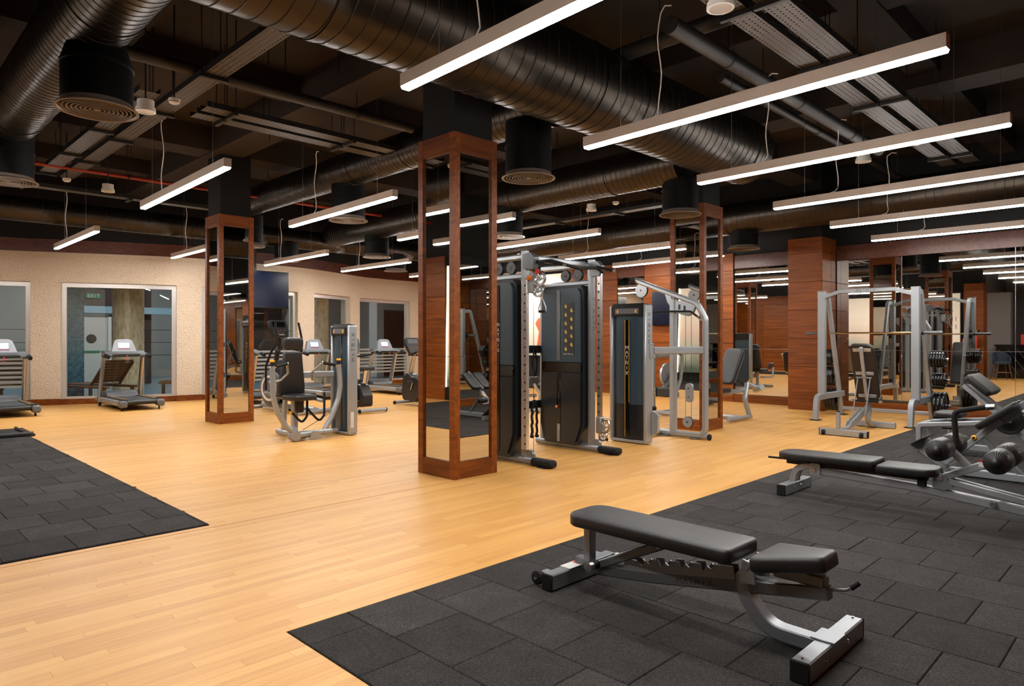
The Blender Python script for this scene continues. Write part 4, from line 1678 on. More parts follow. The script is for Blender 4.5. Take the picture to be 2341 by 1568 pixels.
# ---------------------------------------------------------------- preacher curl bench
t = thing('preacher_curl_bench', 'preacher curl bench with sloping black arm pad by the mirror', 'bench', (9.4, 1.8, .007))
for x in (9.16, 9.64):
    WB(t).bar(fillet([(x, 2.3, .02), (x, 2.3, .33), (x, 1.7, .4), (x, 1.62, .42)], .05), .05, .07, up=(1, 0, 0)).build('side_leg', STEEL, t)
WB(t).bar([(9.14, 2.3, .31), (9.66, 2.3, .31)], .06, .07).build('cross_tube', STEEL, t)
WB(t).bar([(9.4, 2.3, .1), (9.4, 1.05, .07)], .07, .07, up=(1, 0, 0)).build('base_rail', STEEL, t)
WB(t).bar([(9.1, 1.05, .045), (9.7, 1.05, .045)], .07, .08).build('front_foot', STEEL, t)
WB(t).bar([(9.4, 2.02, .1), (9.4, 2.02, .42)], .055, .055, up=(0, 1, 0)).build('seat_post', CHROME, t)
WB(t).box((9.4, 2.02, .3), (.26, .14, .02), .004).build('post_plate', PLAST, t)
pad_at(t, 'seat_pad', rrect(.42, .28, .07, 5), .06, TR((9.4, 2.03, .43)), .02)
WB(t).tube([(9.25, 1.94, .4), (9.25, 1.94, .28)], .01, 8).build('seat_lever', PLAST, t)
for x in (9.24, 9.56):
    WB(t).bar([(x, 1.86, .82), (x, 1.12, .1)], .05, .085, up=(1, 0, 0)).build('inclined_beam', STEEL, t)
pad_at(t, 'arm_pad', rrect(.6, .3, .04, 5), .075, TR((9.4, 1.73, .80), rx=R(41)), .022)
d = Vector((0, -.74, -.72)).normalized()
u = Vector((0, -.72, .74)).normalized()
letters(t, 'MATRIX', loc_of(t, Vector((9.214, 1.775, .715))), d, u, .035, .05, .95, .12, MATS['beam_print'])
WB(t).cyl((9.1, 1.42, .45), (9.24, 1.42, .45), .022, n=14).build('plate_peg', CHROME, t)


def plate_mesh(r, w_):
    return MB().lathe([(.026, -w_ / 2), (r * .3, -w_ / 2), (r * .36, -w_ * .3), (r * .8, -w_ * .3), (r * .84, -w_ / 2), (r * .97, -w_ / 2), (r, -w_ * .3), (r, w_ * .3), (r * .97, w_ / 2), (r * .84, w_ / 2), (r * .8, w_ * .3), (r * .36, w_ * .3), (r * .3, w_ / 2), (.026, w_ / 2)], axis=(0, 1, 0), n=36, closed=True)


def weight_plate(r, w_, loc, label, group, rx=0, rz=0):
    o_ = plate_mesh(r, w_).build('weight_plate', IRON, loc=loc)
    o_.rotation_euler = (rx, random.uniform(0, 6), rz)
    return tag(o_, label, 'weight plate', group)


weight_plate(.15, .035, (9.15, 1.42, .45), 'black weight plate on the preacher curl bench', None, rz=R(90))

# ---------------------------------------------------------------- upright adjustable bench in the smith machine
t = thing('adjustable_bench', 'adjustable bench set upright in front of the smith machine, seen from behind', 'bench', (10.6, 3.42, 0))
WB(t).bar([(9.93, 3.11, .05), (9.93, 3.73, .05)], .075, .085).build('rear_foot', STEEL, t)
for y in (3.105, 3.735):
    WB(t).box((9.93, y, .05), (.077, .012, .087), .004).build('end_cap', RUBBER, t)
for y in (3.17, 3.67):
    WB(t).lathe([(0, -.02), (.03, -.02), (.036, -.014), (.036, .014), (.03, .02), (0, .02)], (9.87, y, .042), (0, 1, 0), 18).build('wheel', RUBBER, t)
for y in (3.34, 3.5):
    bolt(t, (9.892, y, .055), (-1, 0, 0), .01)
WB(t).bar([(9.96, 3.5, .09), (9.96, 3.5, .33)], .05, .05, up=(0, 1, 0)).build('rest_post', STEEL, t)
WB(t).lathe([(.025, 0), (.025, .01), (.015, .018), (0, .018)], (9.96, 3.5, .33), n=12).build('post_cap', RUBBER, t)
WB(t).bar(fillet([(9.95, 3.42, .09), (10.2, 3.42, .1), (11.0, 3.42, .36)], .1), .06, .065, up=(0, 1, 0)).build('main_beam', STEEL, t)
for y in (3.39, 3.45):
    poly = [(10.05, .1)]
    for k in range(5):
        x0, z0 = 10.12 + k * .12, .16 + k * .034
        poly += [(x0, z0), (x0 + .03, z0 + .045), (x0 + .045, z0 + .02), (x0 + .1, z0 + .04)]
    poly += [(10.72, .33), (10.72, .25)]
    WB(t).prism(poly, 'y', y - .004, y + .004).build('ratchet_plate', STEEL, t)
WB(t).bar(fillet([(10.98, 3.42, .32), (10.93, 3.42, .12), (11.08, 3.42, .06), (11.28, 3.42, .05)], .14, 6), .06, .07, up=(0, 1, 0)).build('curved_leg', STEEL, t)
WB(t).bar([(11.27, 3.14, .05), (11.27, 3.7, .05)], .075, .085).build('front_foot', STEEL, t)
bx, bz, tx, tz = 10.97, .42, 10.66, 1.28
ang = math.atan2(bx - tx, tz - bz)
M = TR(((bx + tx) / 2, 3.42, (bz + tz) / 2), ry=-ang)
mb = MB()
mb.M = Matrix.Translation(-Vector(t.location)) @ M @ TR((-.012, 0, 0), ry=R(90)) @ TR(rz=0)
mb.cushion(rrect(.9, .33, (.05, .05, .11, .11), 6), .065, .02)
mb.build('back_pad', VINYL, t, 60)
mb = MB()
mb.M = Matrix.Translation(-Vector(t.location)) @ M @ TR((-.022, 0, 0), ry=R(90))
mb.prism(rrect(.885, .315, (.045, .045, .1, .1), 6), 'z', 0, .012)
mb.build('back_board', VINYL_B, t)
mb = MB()
mb.M = Matrix.Translation(-Vector(t.location)) @ M
mb.box((-.045, 0, -.02), (.045, .05, .88), .006)
mb.build('spine', STEEL, t)
for k, z in enumerate((.37, .0, -.36)):
    mb = MB()
    mb.M = Matrix.Translation(-Vector(t.location)) @ M
    mb.box((-.026, 0, z), (.008, .25, .055), .003)
    mb.build('mount_plate', STEEL, t)
    for s_ in (-1, 1):
        mb = MB()
        mb.M = Matrix.Translation(-Vector(t.location)) @ M
        mb.cyl((-.029, s_ * .09, z), (-.036, s_ * .09, z), .011, n=10)
        mb.build('bolt', CHROME, t)
for y in (3.335, 3.505):
    WB(t).bar([(10.77, y, .78), (10.55, y, .25)], .03, .012, up=(0, 1, 0)).build('support_strut', STEEL, t)
WB(t).cyl((10.77, 3.31, .78), (10.77, 3.53, .78), .014, n=12).build('strut_pin', STEEL_D, t)
WB(t).cyl((10.86, 3.24, .43), (10.86, 3.6, .43), .015, n=12).build('pull_pin', RUBBER, t)
for y in (3.225, 3.615):
    WB(t).cyl((10.86, y - .02, .43), (10.86, y + .02, .43), .018, n=12).build('pin_cap', BRUSH, t)
pad_at(t, 'seat_pad', rpoly([(-.01, -.16), (.3, -.1), (.3, .1), (-.01, .16)], .03, 5), .065, TR((10.98, 3.42, .4), ry=R(-8)), .02)

# ---------------------------------------------------------------- smith machine
t = thing('smith_machine', 'silver smith machine with barbell in front of the wide mirror', 'smith machine', (12.3, 3.72, 0))
for y, s_ in ((3.02, -1), (4.43, 1)):
    WB(t).bar([(11.86, y, .4), (11.86, y, 2.14)], .12, .09, up=(1, 0, 0), c=.01).build('upright', STEEL, t)
    WB(t).box((11.86, y, 2.15), (.094, .124, .025), .006).build('upright_cap', BRUSH, t)
    WB(t).bar(fillet([(11.58, y, .01), (11.63, y, .38), (12.82, y, .38)], .12, 6), .1, .075, up=(0, 1, 0)).build('front_leg', STEEL, t)
    WB(t).bar(fillet([(11.9, y, 2.08), (12.12, y, 2.1), (12.78, y, .02)], .07, 6), .085, .06, up=(0, 1, 0)).build('rear_leg', STEEL, t)
    for x in (11.585, 12.79):
        WB(t).box((x, y, .006), (.17, .15, .012), .003).build('foot_plate', RUBBER, t)
    WB(t).cyl((11.96, y, .42), (11.96, y, 2.05), .0125, n=14).build('guide_rod', CHROME, t)
    WB(t).cyl((11.96, y, .46), (11.96, y, .52), .03, n=14).build('bumper', RUBBER, t)
    WB(t).bar([(11.92, y + .02, .5), (11.92, y + .02, 2.0)], .03, .025, up=(1, 0, 0)).build('catch_rail', STEEL_D, t)
    for k in range(13):
        WB(t).cyl((11.92, y + .01, .62 + k * .105), (12.02, y + .01, .62 + k * .105), .009, n=8).build('catch_pin', PLAST, t)
    WB(t).box((11.96, y, 1.45), (.07, .05, .17), .008).build('carriage', PLAST, t)
    for xx, zz, pl in ((12.50, 1.03, 1), (12.60, .70, 2), (12.74, .27, 3)):
        WB(t).cyl((xx, y, zz), (xx, y + s_ * .3, zz), .024, n=14).build('plate_peg', CHROME, t)
WB(t).bar([(11.86, 3.04, 2.05), (11.86, 3.32, 2.14), (11.86, 4.13, 2.14), (11.86, 4.41, 2.05)], .06, .085, up=(1, 0, 0)).build('top_beam', STEEL, t)
WB(t).bar([(12.78, 3.02, .12), (12.78, 4.43, .12)], .06, .06).build('rear_beam', STEEL, t)
letters(t, 'MATRIX', loc_of(t, (11.816, 3.87, 2.125)), (0, -1, 0), (0, 0, 1), .032, .05, .95, .13)
bb = thing('barbell', 'guided barbell resting in the smith machine', 'barbell', (11.99, 3.72, 1.45))
MB().cyl((0, -.7, 0), (0, .7, 0), .0145, n=14).build('shaft', mat('brass_bar', S(205, 185, 150), .2, 1, noise=(30, .05)), bb)
for s_ in (-1, 1):
    MB().cyl((0, s_ * .7, 0), (0, s_ * 1.03, 0), .025, n=16).build('sleeve', GUN, bb)
    MB().cyl((0, s_ * .755, 0), (0, s_ * .775, 0), .038, n=16).build('collar', PLAST, bb)
for side, y, s_, rows_ in (('right', 3.02, -1, [(12.50, 1.03, .138, 5, .034), (12.60, .70, .105, 5, .032), (12.74, .27, .222, 3, .05)]), ('left', 4.43, 1, [(12.50, 1.03, .138, 4, .034), (12.60, .70, .17, 4, .036), (12.74, .27, .2, 4, .042)])):
    for (xx, zz, r_, n_, w_), hgt in zip(rows_, ('top', 'middle', 'bottom')):
        for k in range(n_):
            pos = ('outermost', 'second', 'third', 'fourth', 'innermost')[n_ - 1 - k] if n_ - 1 - k < n_ - 1 else 'innermost'
            weight_plate(r_, w_, (xx, y + s_ * (.075 + k * (w_ + .006)), zz), 'black weight plate, %s on the %s peg at the %s of the smith machine' % (pos, hgt, side), 'plates on the smith machine')

# ---------------------------------------------------------------- weight towers


def tower(t_, x0, y0, w_, d_, h, seam, top_letters=True, side_z=1.25, strip=True, sub='tower'):
    """selectorised stack with smoked shroud; face at x = x0 looking to -x, near side at y = y0"""
    for y in (y0, y0 + w_):
        s_ = 1 if y == y0 else -1
        WB(t_).box((x0 + d_ / 2, y + s_ * .022, h / 2 + .01), (d_, .044, h - .04), .012).build('side_upright', STEEL, t_)
    WB(t_).box((x0 + d_ / 2, y0 + w_ / 2, .03), (d_ - .02, w_ - .02, .04), .006).build('base_rail', STEEL, t_)
    yc = y0 + w_ / 2
    wi = w_ - .095
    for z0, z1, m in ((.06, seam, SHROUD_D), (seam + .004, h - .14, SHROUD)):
        n = 12
        pts = []
        for k in range(n + 1):
            u_ = -1 + 2 * k / n
            pts.append((x0 + .05 - .045 * (1 - abs(u_) ** 3.5), yc + u_ * wi / 2))
        pts += [(x0 + .12, yc + wi / 2), (x0 + .12, yc - wi / 2)]
        WB(t_).prism(pts, 'z', z0, z1).build('shroud', m, t_)
    if strip:
        WB(t_).box((x0 + .001, yc, (h - .2) / 2 + .05), (.01, .075, h - .3), .002).build('centre_strip', BLACK, t_)
        for s_, zb in ((-1, seam + .03), (1, .08)):
            WB(t_).box((x0 - .0045, yc + s_ * .031, (zb + h - .2) / 2), (.002, .006, h - .2 - zb), .0005).build('pin_stripe', YELLOW, t_)
        letters(t_, 'MATRIX', loc_of(t_, (x0 - .0045, yc + .019, h - .58)), (0, -1, 0), (0, 0, 1), .042, .066, .85, .14, PRINT_W, stack=True)
    # cap with console
    cap = [(x0 - .005, h - .15), (x0 - .012, h - .04), (x0 + .03, h + .012), (x0 + d_ - .01, h), (x0 + d_ - .01, h - .15)]
    WB(t_).prism(cap, 'y', y0 + .042, y0 + w_ - .042).build('cap', PLAST, t_)
    WB(t_).box((x0 - .011, yc, h - .09), (.006, wi * .78, .07), .002).build('placard', PLAST_G, t_)
    for s_ in (-1, 1):
        cy_, cz_ = yc + s_ * wi * .3, h - .09
        WB(t_).prism([(p + cy_, q + cz_) for p, q in rpoly([(-.012, -.024), (.012, -.024), (.016, .0), (.006, .026), (-.01, .02)], .006)], 'x', x0 - .0155, x0 - .0135).build('placard_figure', YELLOW, t_)
    if top_letters:
        letters(t_, 'MATRIX', loc_of(t_, (x0 + d_ / 2 + .024, y0 - .0005, side_z)), (0, 0, 1), (-1, 0, 0), .048, .07, .8, .12)


# ---------------------------------------------------------------- pulldown and row machine
t = thing('pulldown_machine', 'pulldown machine with dark shrouded weight tower and silver arched frame', 'gym machine', (7.8, 5.1, 0))
tower(t, 7.3, 4.9, .57, .16, 1.8, .5, side_z=1.3)
WB(t).bar([(8.26, 5.09, .05), (8.26, 5.09, 1.9)], .075, .1, up=(1, 0, 0), c=.012).build('inner_post', STEEL, t)
WB(t).bar(fillet([(8.26, 5.66, 2.18), (8.26, 4.72, 1.83), (8.26, 4.6, 1.62), (8.26, 4.6, .12), (8.26, 4.68, .05)], .13, 7), .07, .085, up=(1, 0, 0), c=.02).build('arched_boom', STEEL, t)
WB(t).cyl((8.26, 5.66, 2.19), (8.26, 5.7, 2.2), .038, n=16).build('boom_end', STEEL_D, t)
WB(t).bar([(7.47, 4.9, 1.2), (7.62, 4.86, 1.2), (8.26, 4.62, 1.2)], .06, .1, c=.015).build('tie_arm', STEEL, t)
WB(t).box((7.43, 4.893, 1.2), (.09, .012, .2), .004).build('tie_plate', STEEL, t)
for dx in (-.03, .03):
    for dz in (-.08, .08):
        bolt(t, (7.43 + dx, 4.887, 1.2 + dz), (0, -1, 0), .008)
for x in (8.24, 8.28):
    pass
for dx in (-.022, .022):
    WB(t).prism(rpoly([(5.08, 1.88), (5.06, 1.72), (4.86, 1.66), (4.78, 1.7), (4.72, 1.84), (4.8, 1.87)], .03), 'x', 8.26 + dx - .004, 8.26 + dx + .004).build('gusset_plate', STEEL, t)
    WB(t).prism(rpoly([(5.06, 1.72), (5.17, 1.86), (5.22, 2.0), (5.12, 1.97), (5.1, 1.86)], .02), 'x', 8.26 + dx - .004, 8.26 + dx + .004).build('gusset_plate', STEEL, t)
for y, z in ((4.98, 1.79), (4.9, 1.77)):
    WB(t).box((8.232, y, z), (.003, .035, .07), .001).build('slot', PLAST, t)


def pulley(t_, c, r, axis=(1, 0, 0), w_=.03, plates=True, m=None, cover=None):
    WB(t_).lathe([(0, -w_ / 2), (r, -w_ / 2), (r * .9, 0), (r, w_ / 2), (0, w_ / 2)], c, axis, 26).build('pulley', m or PLAST, t_)
    if plates:
        a = Vector(axis).normalized()
        for s_ in (-1, 1):
            p = Vector(c) + a * (s_ * (w_ / 2 + .004))
            WB(t_).cyl(p - a * .003, p + a * .003, r * .98, n=26).build('pulley_cover', cover or STEEL, t_)
            WB(t_).cyl(p, p + a * (s_ * .01), .012, n=10).build('bolt', CHROME, t_)


pulley(t, (8.26, 5.61, 2.05), .1)
pulley(t, (8.26, 4.86, .22), .075)
WB(t).prism(rrect(.1, .26, .048, 6, 4.84, .62), 'x', 8.235, 8.285).build('pulley_block', STEEL, t)
for z in (.56, .68):
    bolt(t, (8.235, 4.84, z), (-1, 0, 0), .012)
WB(t).cyl((8.26, 5.61, 1.95), (8.26, 5.61, 1.72), .003, n=6).build('cable', PLAST, t)
WB(t).lathe([(0, -.02), (.018, -.012), (.018, .012), (0, .02)], (8.26, 5.61, 1.93), n=12).build('cable_stop', PLAST, t)
WB(t).cyl((8.26, 4.81, .1), (8.26, 4.81, 1.7), .003, n=6).build('cable', PLAST, t)
WB(t).cyl((8.26, 4.9, .22), (8.26, 4.9, 1.7), .003, n=6).build('cable', PLAST, t)
for y in (5.4, 4.56):
    WB(t).lathe([(.03, 0), (.042, .01), (.042, .03), (0, .035)], (8.26, y, .04), (0, -1 if y < 5 else 1, 0), 14).build('foot_cap', RUBBER, t)
WB(t).bar([(8.26, 5.42, .05), (8.26, 4.56, .05)], .08, .07, up=(1, 0, 0), c=.02).build('foot_tube', STEEL, t)
WB(t).bar([(7.46, 5.3, .05), (8.26, 5.3, .05)], .07, .07, c=.02).build('base_rail', STEEL, t)
WB(t).box((8.26, 4.75, .012), (.14, .12, .012), .003).build('floor_plate', STEEL_D, t)
WB(t).box((8.26, 5.2, .012), (.14, .12, .012), .003).build('floor_plate', STEEL_D, t)
WB(t).prism(rpoly([(4.87, .12), (4.81, .16), (4.8, .38), (4.86, .42), (4.895, .42), (4.895, .12)], .01), 'x', 7.42, 7.47).build('side_box', STEEL, t)
WB(t).cyl((7.6, 5.12, .42), (7.75, 5.05, .43), .03, n=14).build('foot_peg', RUBBER, t)
lb = thing('pulldown_bar', 'black curved pulldown bar hanging in the pulldown frame', 'handle', (8.12, 5.1, 1.7))
MB().tube(fillet([(-.02, .5, -.06), (-.02, .36, .02), (0, 0, .03), (0, -.36, .02), (0, -.5, -.08)], .08), .014, 10).build('bar', RUBBER, lb)
MB().cyl((0, -.46, -.055), (0, -.52, -.095), .017, n=10).build('bar_end', BRUSH, lb)

# ---------------------------------------------------------------- cable crossover / functional trainer
t = thing('functional_trainer', 'dual cable machine with two tall dark shrouded stacks and chrome columns', 'gym machine', (5.88, 5.35, 0))
for xc, side in ((5.3, -1), (6.45, 1)):
    WB(t).tube([(xc, 5.98, .05), (xc, 4.96, .05)], .045, 16).build('base_tube', STEEL_D, t)
    WB(t).box((xc, 4.83, .045), (.12, .3, .075), .02).build('rubber_foot', RUBBER, t)
    WB(t).box((xc - .03, 4.8, .006), (.1, .1, .012), .002).build('floor_tab', PLAST, t)
    WB(t).bar([(xc, 5.1, .06), (xc, 5.1, 2.3)], .085, .075, up=(1, 0, 0), c=.02).build('front_post', STEEL_D, t)
    WB(t).bar([(xc, 5.9, .06), (xc, 5.9, 2.05)], .05, .05, up=(1, 0, 0), c=.012).build('rear_post', STEEL, t)
    cy_, z0, z1 = (5.0, .17, 1.98) if side < 0 else (4.975, .33, 2.16)
    cx_ = xc - .05 if side < 0 else xc
    WB(t).bar([(cx_, cy_ + (.05 if side < 0 else 0), z0), (cx_, cy_ + (.05 if side < 0 else 0), z1)], .085 if side < 0 else .06, .045, up=(1, 0, 0), c=.008).build('chrome_column', SATIN if side < 0 else BRUSH, t)
    for k in range(19):
        z = z0 + .06 + k * (z1 - z0 - .12) / 18
        WB(t).cyl((cx_ - .0235, cy_ + (.035 if side < 0 else 0), z), (cx_ - .022, cy_ + (.035 if side < 0 else 0), z), .011, n=10).build('index_hole', BLACK, t)
    # shroud with cut lower corners
    prof = rpoly([(5.24, .06), (5.77, .06), (5.845, .3), (5.82, 1.94), (5.77, 2.0), (5.2, 2.0), (5.155, 1.94), (5.15, .3)], .04)
    WB(t).prism(prof, 'x', xc - .09, xc + .09).build('shroud_rim', SHROUD_D, t)
    inn = rpoly([(5.26, .1), (5.75, .1), (5.81, .32), (5.79, 1.9), (5.75, 1.965), (5.22, 1.965), (5.185, 1.9), (5.18, .32)], .04)
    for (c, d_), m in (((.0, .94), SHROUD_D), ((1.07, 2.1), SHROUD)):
        q = [(y_, min(max(z_, c), d_)) for y_, z_ in inn]
        q2 = []
        for p in q:
            if not q2 or (abs(p[0] - q2[-1][0]) + abs(p[1] - q2[-1][1])) > 1e-4:
                q2.append(p)
        yl, yr = 5.8, 5.182
        if c > .5:
            q2 = [(yr, c), (yl, c)] + [p for p in q2 if p[1] > c + .001]
        else:
            lo_ = [p for p in q2 if p[1] < d_ - .001]
            right_ = sorted([p for p in lo_ if p[0] < 5.5], key=lambda p: (p[1], -p[0]))
            left_ = sorted([p for p in lo_ if p[0] >= 5.5], key=lambda p: (p[1], p[0]))
            q2 = left_ + [(yl, d_), (yr, d_)] + right_[::-1]
        WB(t).prism(q2, 'x', xc - .115, xc - .088).build('shroud_panel', m, t)
    WB(t).box((xc - .1, 5.49, 1.005), (.03, .63, .12), .004).build('shroud_band', BLACK, t)
    if side > 0:
        WB(t).box((xc - .118, 5.52, 1.52), (.012, .055, .86), .004).build('centre_rib', GUN, t)
        WB(t).box((xc - .118, 5.52, .54), (.008, .055, .78), .002).build('selector_slot', BLACK, t)
        WB(t).box((xc - .121, 5.52, .2), (.008, .045, .22), .004).build('slot_plate', STEEL_D, t)
        for k in range(13):
            WB(t).cyl((xc - .122, 5.51, .36 + k * .028), (xc - .1245, 5.51, .36 + k * .028), .006, n=8).build('pin_hole', GUN, t)
        WB(t).lathe([(.0, .03), (.016, .026), (.018, .01), (.008, 0)], (xc - .122, 5.535, .52), (-1, 0, 0), 14).build('selector_pin', ORANGE, t)
        WB(t).box((xc - .117, 5.36, 1.47), (.004, .17, .64), .001).build('exercise_placard', mat('placard_dark', S(38, 39, 41), .5, noise=(20, .1)), t)
        for k in range(11):
            cy, cz = 5.36 + (.045 if k % 2 == 0 else -.045), 1.75 - k * .052
            WB(t).prism([(cy + a, cz + b_) for a, b_ in rpoly([(-.02, -.024), (-.008, -.02), (.006, -.026), (.014, -.004), (.024, .008), (.006, .012), (.004, .026), (-.01, .024), (-.012, .004), (-.022, .0)], .004)], 'x', xc - .1205, xc - .119).build('placard_figure', mat('placard_gold', S(205, 165, 70), .5, noise=(40, .2)), t)
        letters(t, 'MATRIX', loc_of(t, (xc - .1195, 5.435, 1.158)), (0, -1, 0), (0, 0, 1), .018, .026, .95, .16, PRINT_W)
        letters(t, 'MATRIX', loc_of(t, (xc + .016, 5.0575, 1.46)), (0, 0, 1), (-1, 0, 0), .036, .07, .9, .12)
    else:
        WB(t).box((xc - .118, 5.4, 1.03), (.01, .05, 1.82), .003).build('centre_strip', BLACK, t)
        WB(t).box((xc - .1235, 5.42, 1.03), (.002, .006, 1.8), .0005).build('pin_stripe', ORANGE, t)
        letters(t, 'MATRIX', loc_of(t, (xc - .1235, 5.405, 1.49)), (0, -1, 0), (0, 0, 1), .034, .056, .85, .15, PRINT_W, stack=True)
    for z in (2.03, 2.24):
        WB(t).bar([(xc, 5.12, z), (xc, 5.9, z)], .06, .06, up=(1, 0, 0), c=.015).build('top_rail', STEEL, t)
    for y in (5.3, 5.5):
        pulley(t, (xc, y, 2.13), .07, m=PLAST, cover=PLAST)
WB(t).bar([(5.3, 5.2, 2.25), (6.45, 5.2, 2.25)], .06, .07, c=.015).build('cross_beam', STEEL, t)
WB(t).bar([(5.3, 5.9, 2.03), (6.45, 5.9, 2.03)], .06, .06, c=.015).build('cross_beam', STEEL, t)
for z in (1.22, .52):
    WB(t).bar([(5.3, 5.92, z), (6.45, 5.92, z)], .04, .1, c=.008).build('accessory_rail', PLAST, t)
WB(t).tube(fillet([(5.3, 4.92, 2.17), (5.5, 4.9, 2.2), (5.9, 4.85, 2.14), (6.3, 4.9, 2.18), (6.45, 4.93, 2.14)], .06), .018, 12).build('pull_up_bar', RUBBER, t)
for x in (5.42, 6.3):
    WB(t).cyl((x, 4.9, 2.19), (x + .08, 4.72, 2.14), .018, n=12).build('grip', RUBBER, t)
    WB(t).cyl((x + .075, 4.725, 2.142), (x + .085, 4.7, 2.135), .02, n=12).build('grip_cap', BRUSH, t)
for x in (5.3, 6.45):
    WB(t).prism(rpoly([(5.1, 2.1), (4.95, 2.1), (4.93, 2.22), (5.0, 2.28), (5.1, 2.26)], .02), 'x', x - .04, x + .04).build('head_bracket', GUN, t)


def spoked(t_, c, r, axis=(1, 0, 0)):
    WB(t_).lathe([(r * .72, -.012), (r, -.014), (r * .93, 0), (r, .014), (r * .72, .012)], c, axis, 28, closed=True).build('pulley_rim', BRUSH, t_)
    WB(t_).lathe([(0, -.014), (r * .3, -.014), (r * .3, .014), (0, .014)], c, axis, 16).build('pulley_hub', STEEL, t_)
    a = Vector(axis).normalized()
    u_ = a.orthogonal().normalized()
    v_ = a.cross(u_)
    for k in range(5):
        an = 2 * PI * k / 5
        d_ = u_ * math.cos(an) + v_ * math.sin(an)
        WB(t_).bar([Vector(c) + d_ * r * .25, Vector(c) + d_ * r * .78], r * .2, .014, up=a).build('pulley_spoke', STEEL, t_)


# left carriage up high with twin wheels, right carriage near the floor
spoked(t, (5.27, 4.86, 1.99), .085)
spoked(t, (5.27, 4.88, 1.86), .07)
WB(t).box((5.3, 4.97, 1.95), (.09, .09, .22), .012).build('carriage', STEEL, t)
WB(t).lathe([(0, .03), (.026, .026), (.028, .0)], (5.25, 4.985, 2.0), (-1, 0, 0), 14).build('pop_pin', ORANGE, t)
WB(t).box((5.245, 4.87, 2.06), (.01, .05, .05), .002).build('warning_label', RED, t)
spoked(t, (6.44, 4.9, .32), .085)
spoked(t, (6.44, 4.92, .2), .06)
WB(t).box((6.45, 4.97, .33), (.08, .08, .2), .01).build('carriage', STEEL_D, t)
WB(t).tube(fillet([(6.42, 4.93, .42), (6.42, 4.8, .42), (6.42, 4.78, .26), (6.42, 4.83, .24)], .02), .008, 8).build('carriage_handle', BRUSH, t)
for x in (5.3, 6.45):
    WB(t).cyl((x - .02, 5.02, .1), (x + .02, 5.02, .1), .06, n=22).build('floor_pulley', STEEL_D, t)
WB(t).cyl((5.27, 4.945, .1), (5.27, 4.945, 1.8), .003, n=6).build('cable', PLAST, t)
WB(t).cyl((6.45, 5.52, .3), (6.45, 5.52, 2.2), .003, n=6).build('cable', PLAST, t)
# attachments hanging on it
sh = thing('stirrup_handle', 'grey stirrup handle clipped to the high left cable', 'handle', (5.27, 4.82, 1.66))
MB().tube([(0, 0, .12), (0, .05, .02), (0, .05, -.02), (0, -.05, -.02), (0, -.05, .02), (0, 0, .12)], .006, 6).build('stirrup', STEEL, sh)
MB().cyl((0, -.045, -.02), (0, .045, -.02), .014, n=12).build('grip', RUBBER, sh)
MB().cyl((0, 0, .12), (0, 0, .2), .007, n=8).build('clip', BRUSH, sh)
cl = thing('carabiner_clip', 'steel carabiner hanging from the low right cable', 'clip', (6.44, 4.86, .1))
MB().tube([(0, .012, .05), (0, .018, 0), (0, .01, -.035), (0, -.01, -.035), (0, -.018, 0), (0, -.012, .05), (0, .012, .05)], .004, 6).build('ring', CHROME, cl)
MB().lathe([(0, 0), (.014, .008), (.014, .03), (0, .04)], (0, 0, .05), n=10).build('stopper', RUBBER, cl)
rp_ = thing('triceps_rope', 'black twisted triceps rope hanging inside the cable machine', 'rope', (6.28, 5.88, .5))
for s_ in (-1, 1):
    pts = []
    for k in range(12):
        z = .08 - k * .04
        pts.append((s_ * .045 * min(1, k / 3) + .006 * math.sin(k * 2.2), .006 * math.cos(k * 2.2), z))
    MB().tube(pts, .016, 8).build('rope_strand', RUBBER, rp_)
    MB().lathe([(0, 0), (.026, .008), (.026, .034), (.014, .045), (0, .045)], (s_ * .045, 0, -.4), n=14).build('rope_end', RUBBER, rp_)
MB().cyl((0, 0, .1), (0, 0, .14), .008, n=8).build('clip', BRUSH, rp_)
stp = thing('ankle_strap', 'black looped strap hanging on the upper rail of the cable machine', 'strap', (6.26, 5.86, 1.15))
MB().bar(fillet([(0, 0, .08), (.05, 0, -.08), (.02, 0, -.3), (-.04, 0, -.12), (0, 0, .08)], .03), .03, .006, up=(0, 1, 0)).build('webbing', RUBBER, stp)
MB().cyl((-.05, 0, -.02), (.06, 0, -.02), .014, n=10).build('grip', RUBBER, stp)

# ---------------------------------------------------------------- chest press
t = thing('chest_press_machine', 'chest press machine with black seat and bowed silver arms', 'gym machine', (4.5, 8.55, 0))
tower(t, 5.08, 8.3, .49, .15, 1.55, .06, side_z=1.04, strip=False)
WB(t).box((5.083, 8.5, .75), (.01, .05, 1.3), .003).build('selector_slot', BLACK, t)
WB(t).cyl((5.078, 8.5, .4), (5.078, 8.5, 1.4), .008, n=8).build('guide_rod', GUN, t)
WB(t).box((5.14, 8.2975, .22), (.05, .003, .22), .0005).build('warning_label', PRINT_W, t)
WB(t).bar([(4.46, 8.72, .05), (5.1, 8.6, .05)], .07, .06, c=.015).build('base_rail', STEEL, t)
WB(t).bar([(4.46, 8.4, .05), (4.46, 9.15, .05)], .07, .07, up=(1, 0, 0), c=.015).build('base_rail', STEEL, t)
WB(t).bar([(4.46, 8.66, .05), (4.46, 8.66, .54)], .09, .07, up=(1, 0, 0), c=.012).build('seat_post', STEEL, t)
WB(t).box((4.5, 8.6, .44), (.1, .1, .18), .015).build('seat_carriage', VINYL_B, t)
WB(t).lathe([(0, .04), (.02, .036), (.022, .01), (.01, 0)], (4.39, 8.58, .36), (-1, -.3, 0), 14).build('adjust_knob', YELLOW, t)
WB(t).bar([(4.46, 8.98, .05), (4.46, 8.86, 1.05)], .06, .06, up=(1, 0, 0), c=.012).build('back_post', STEEL, t)
M = TR((4.45, 8.78, .585), rx=R(96))
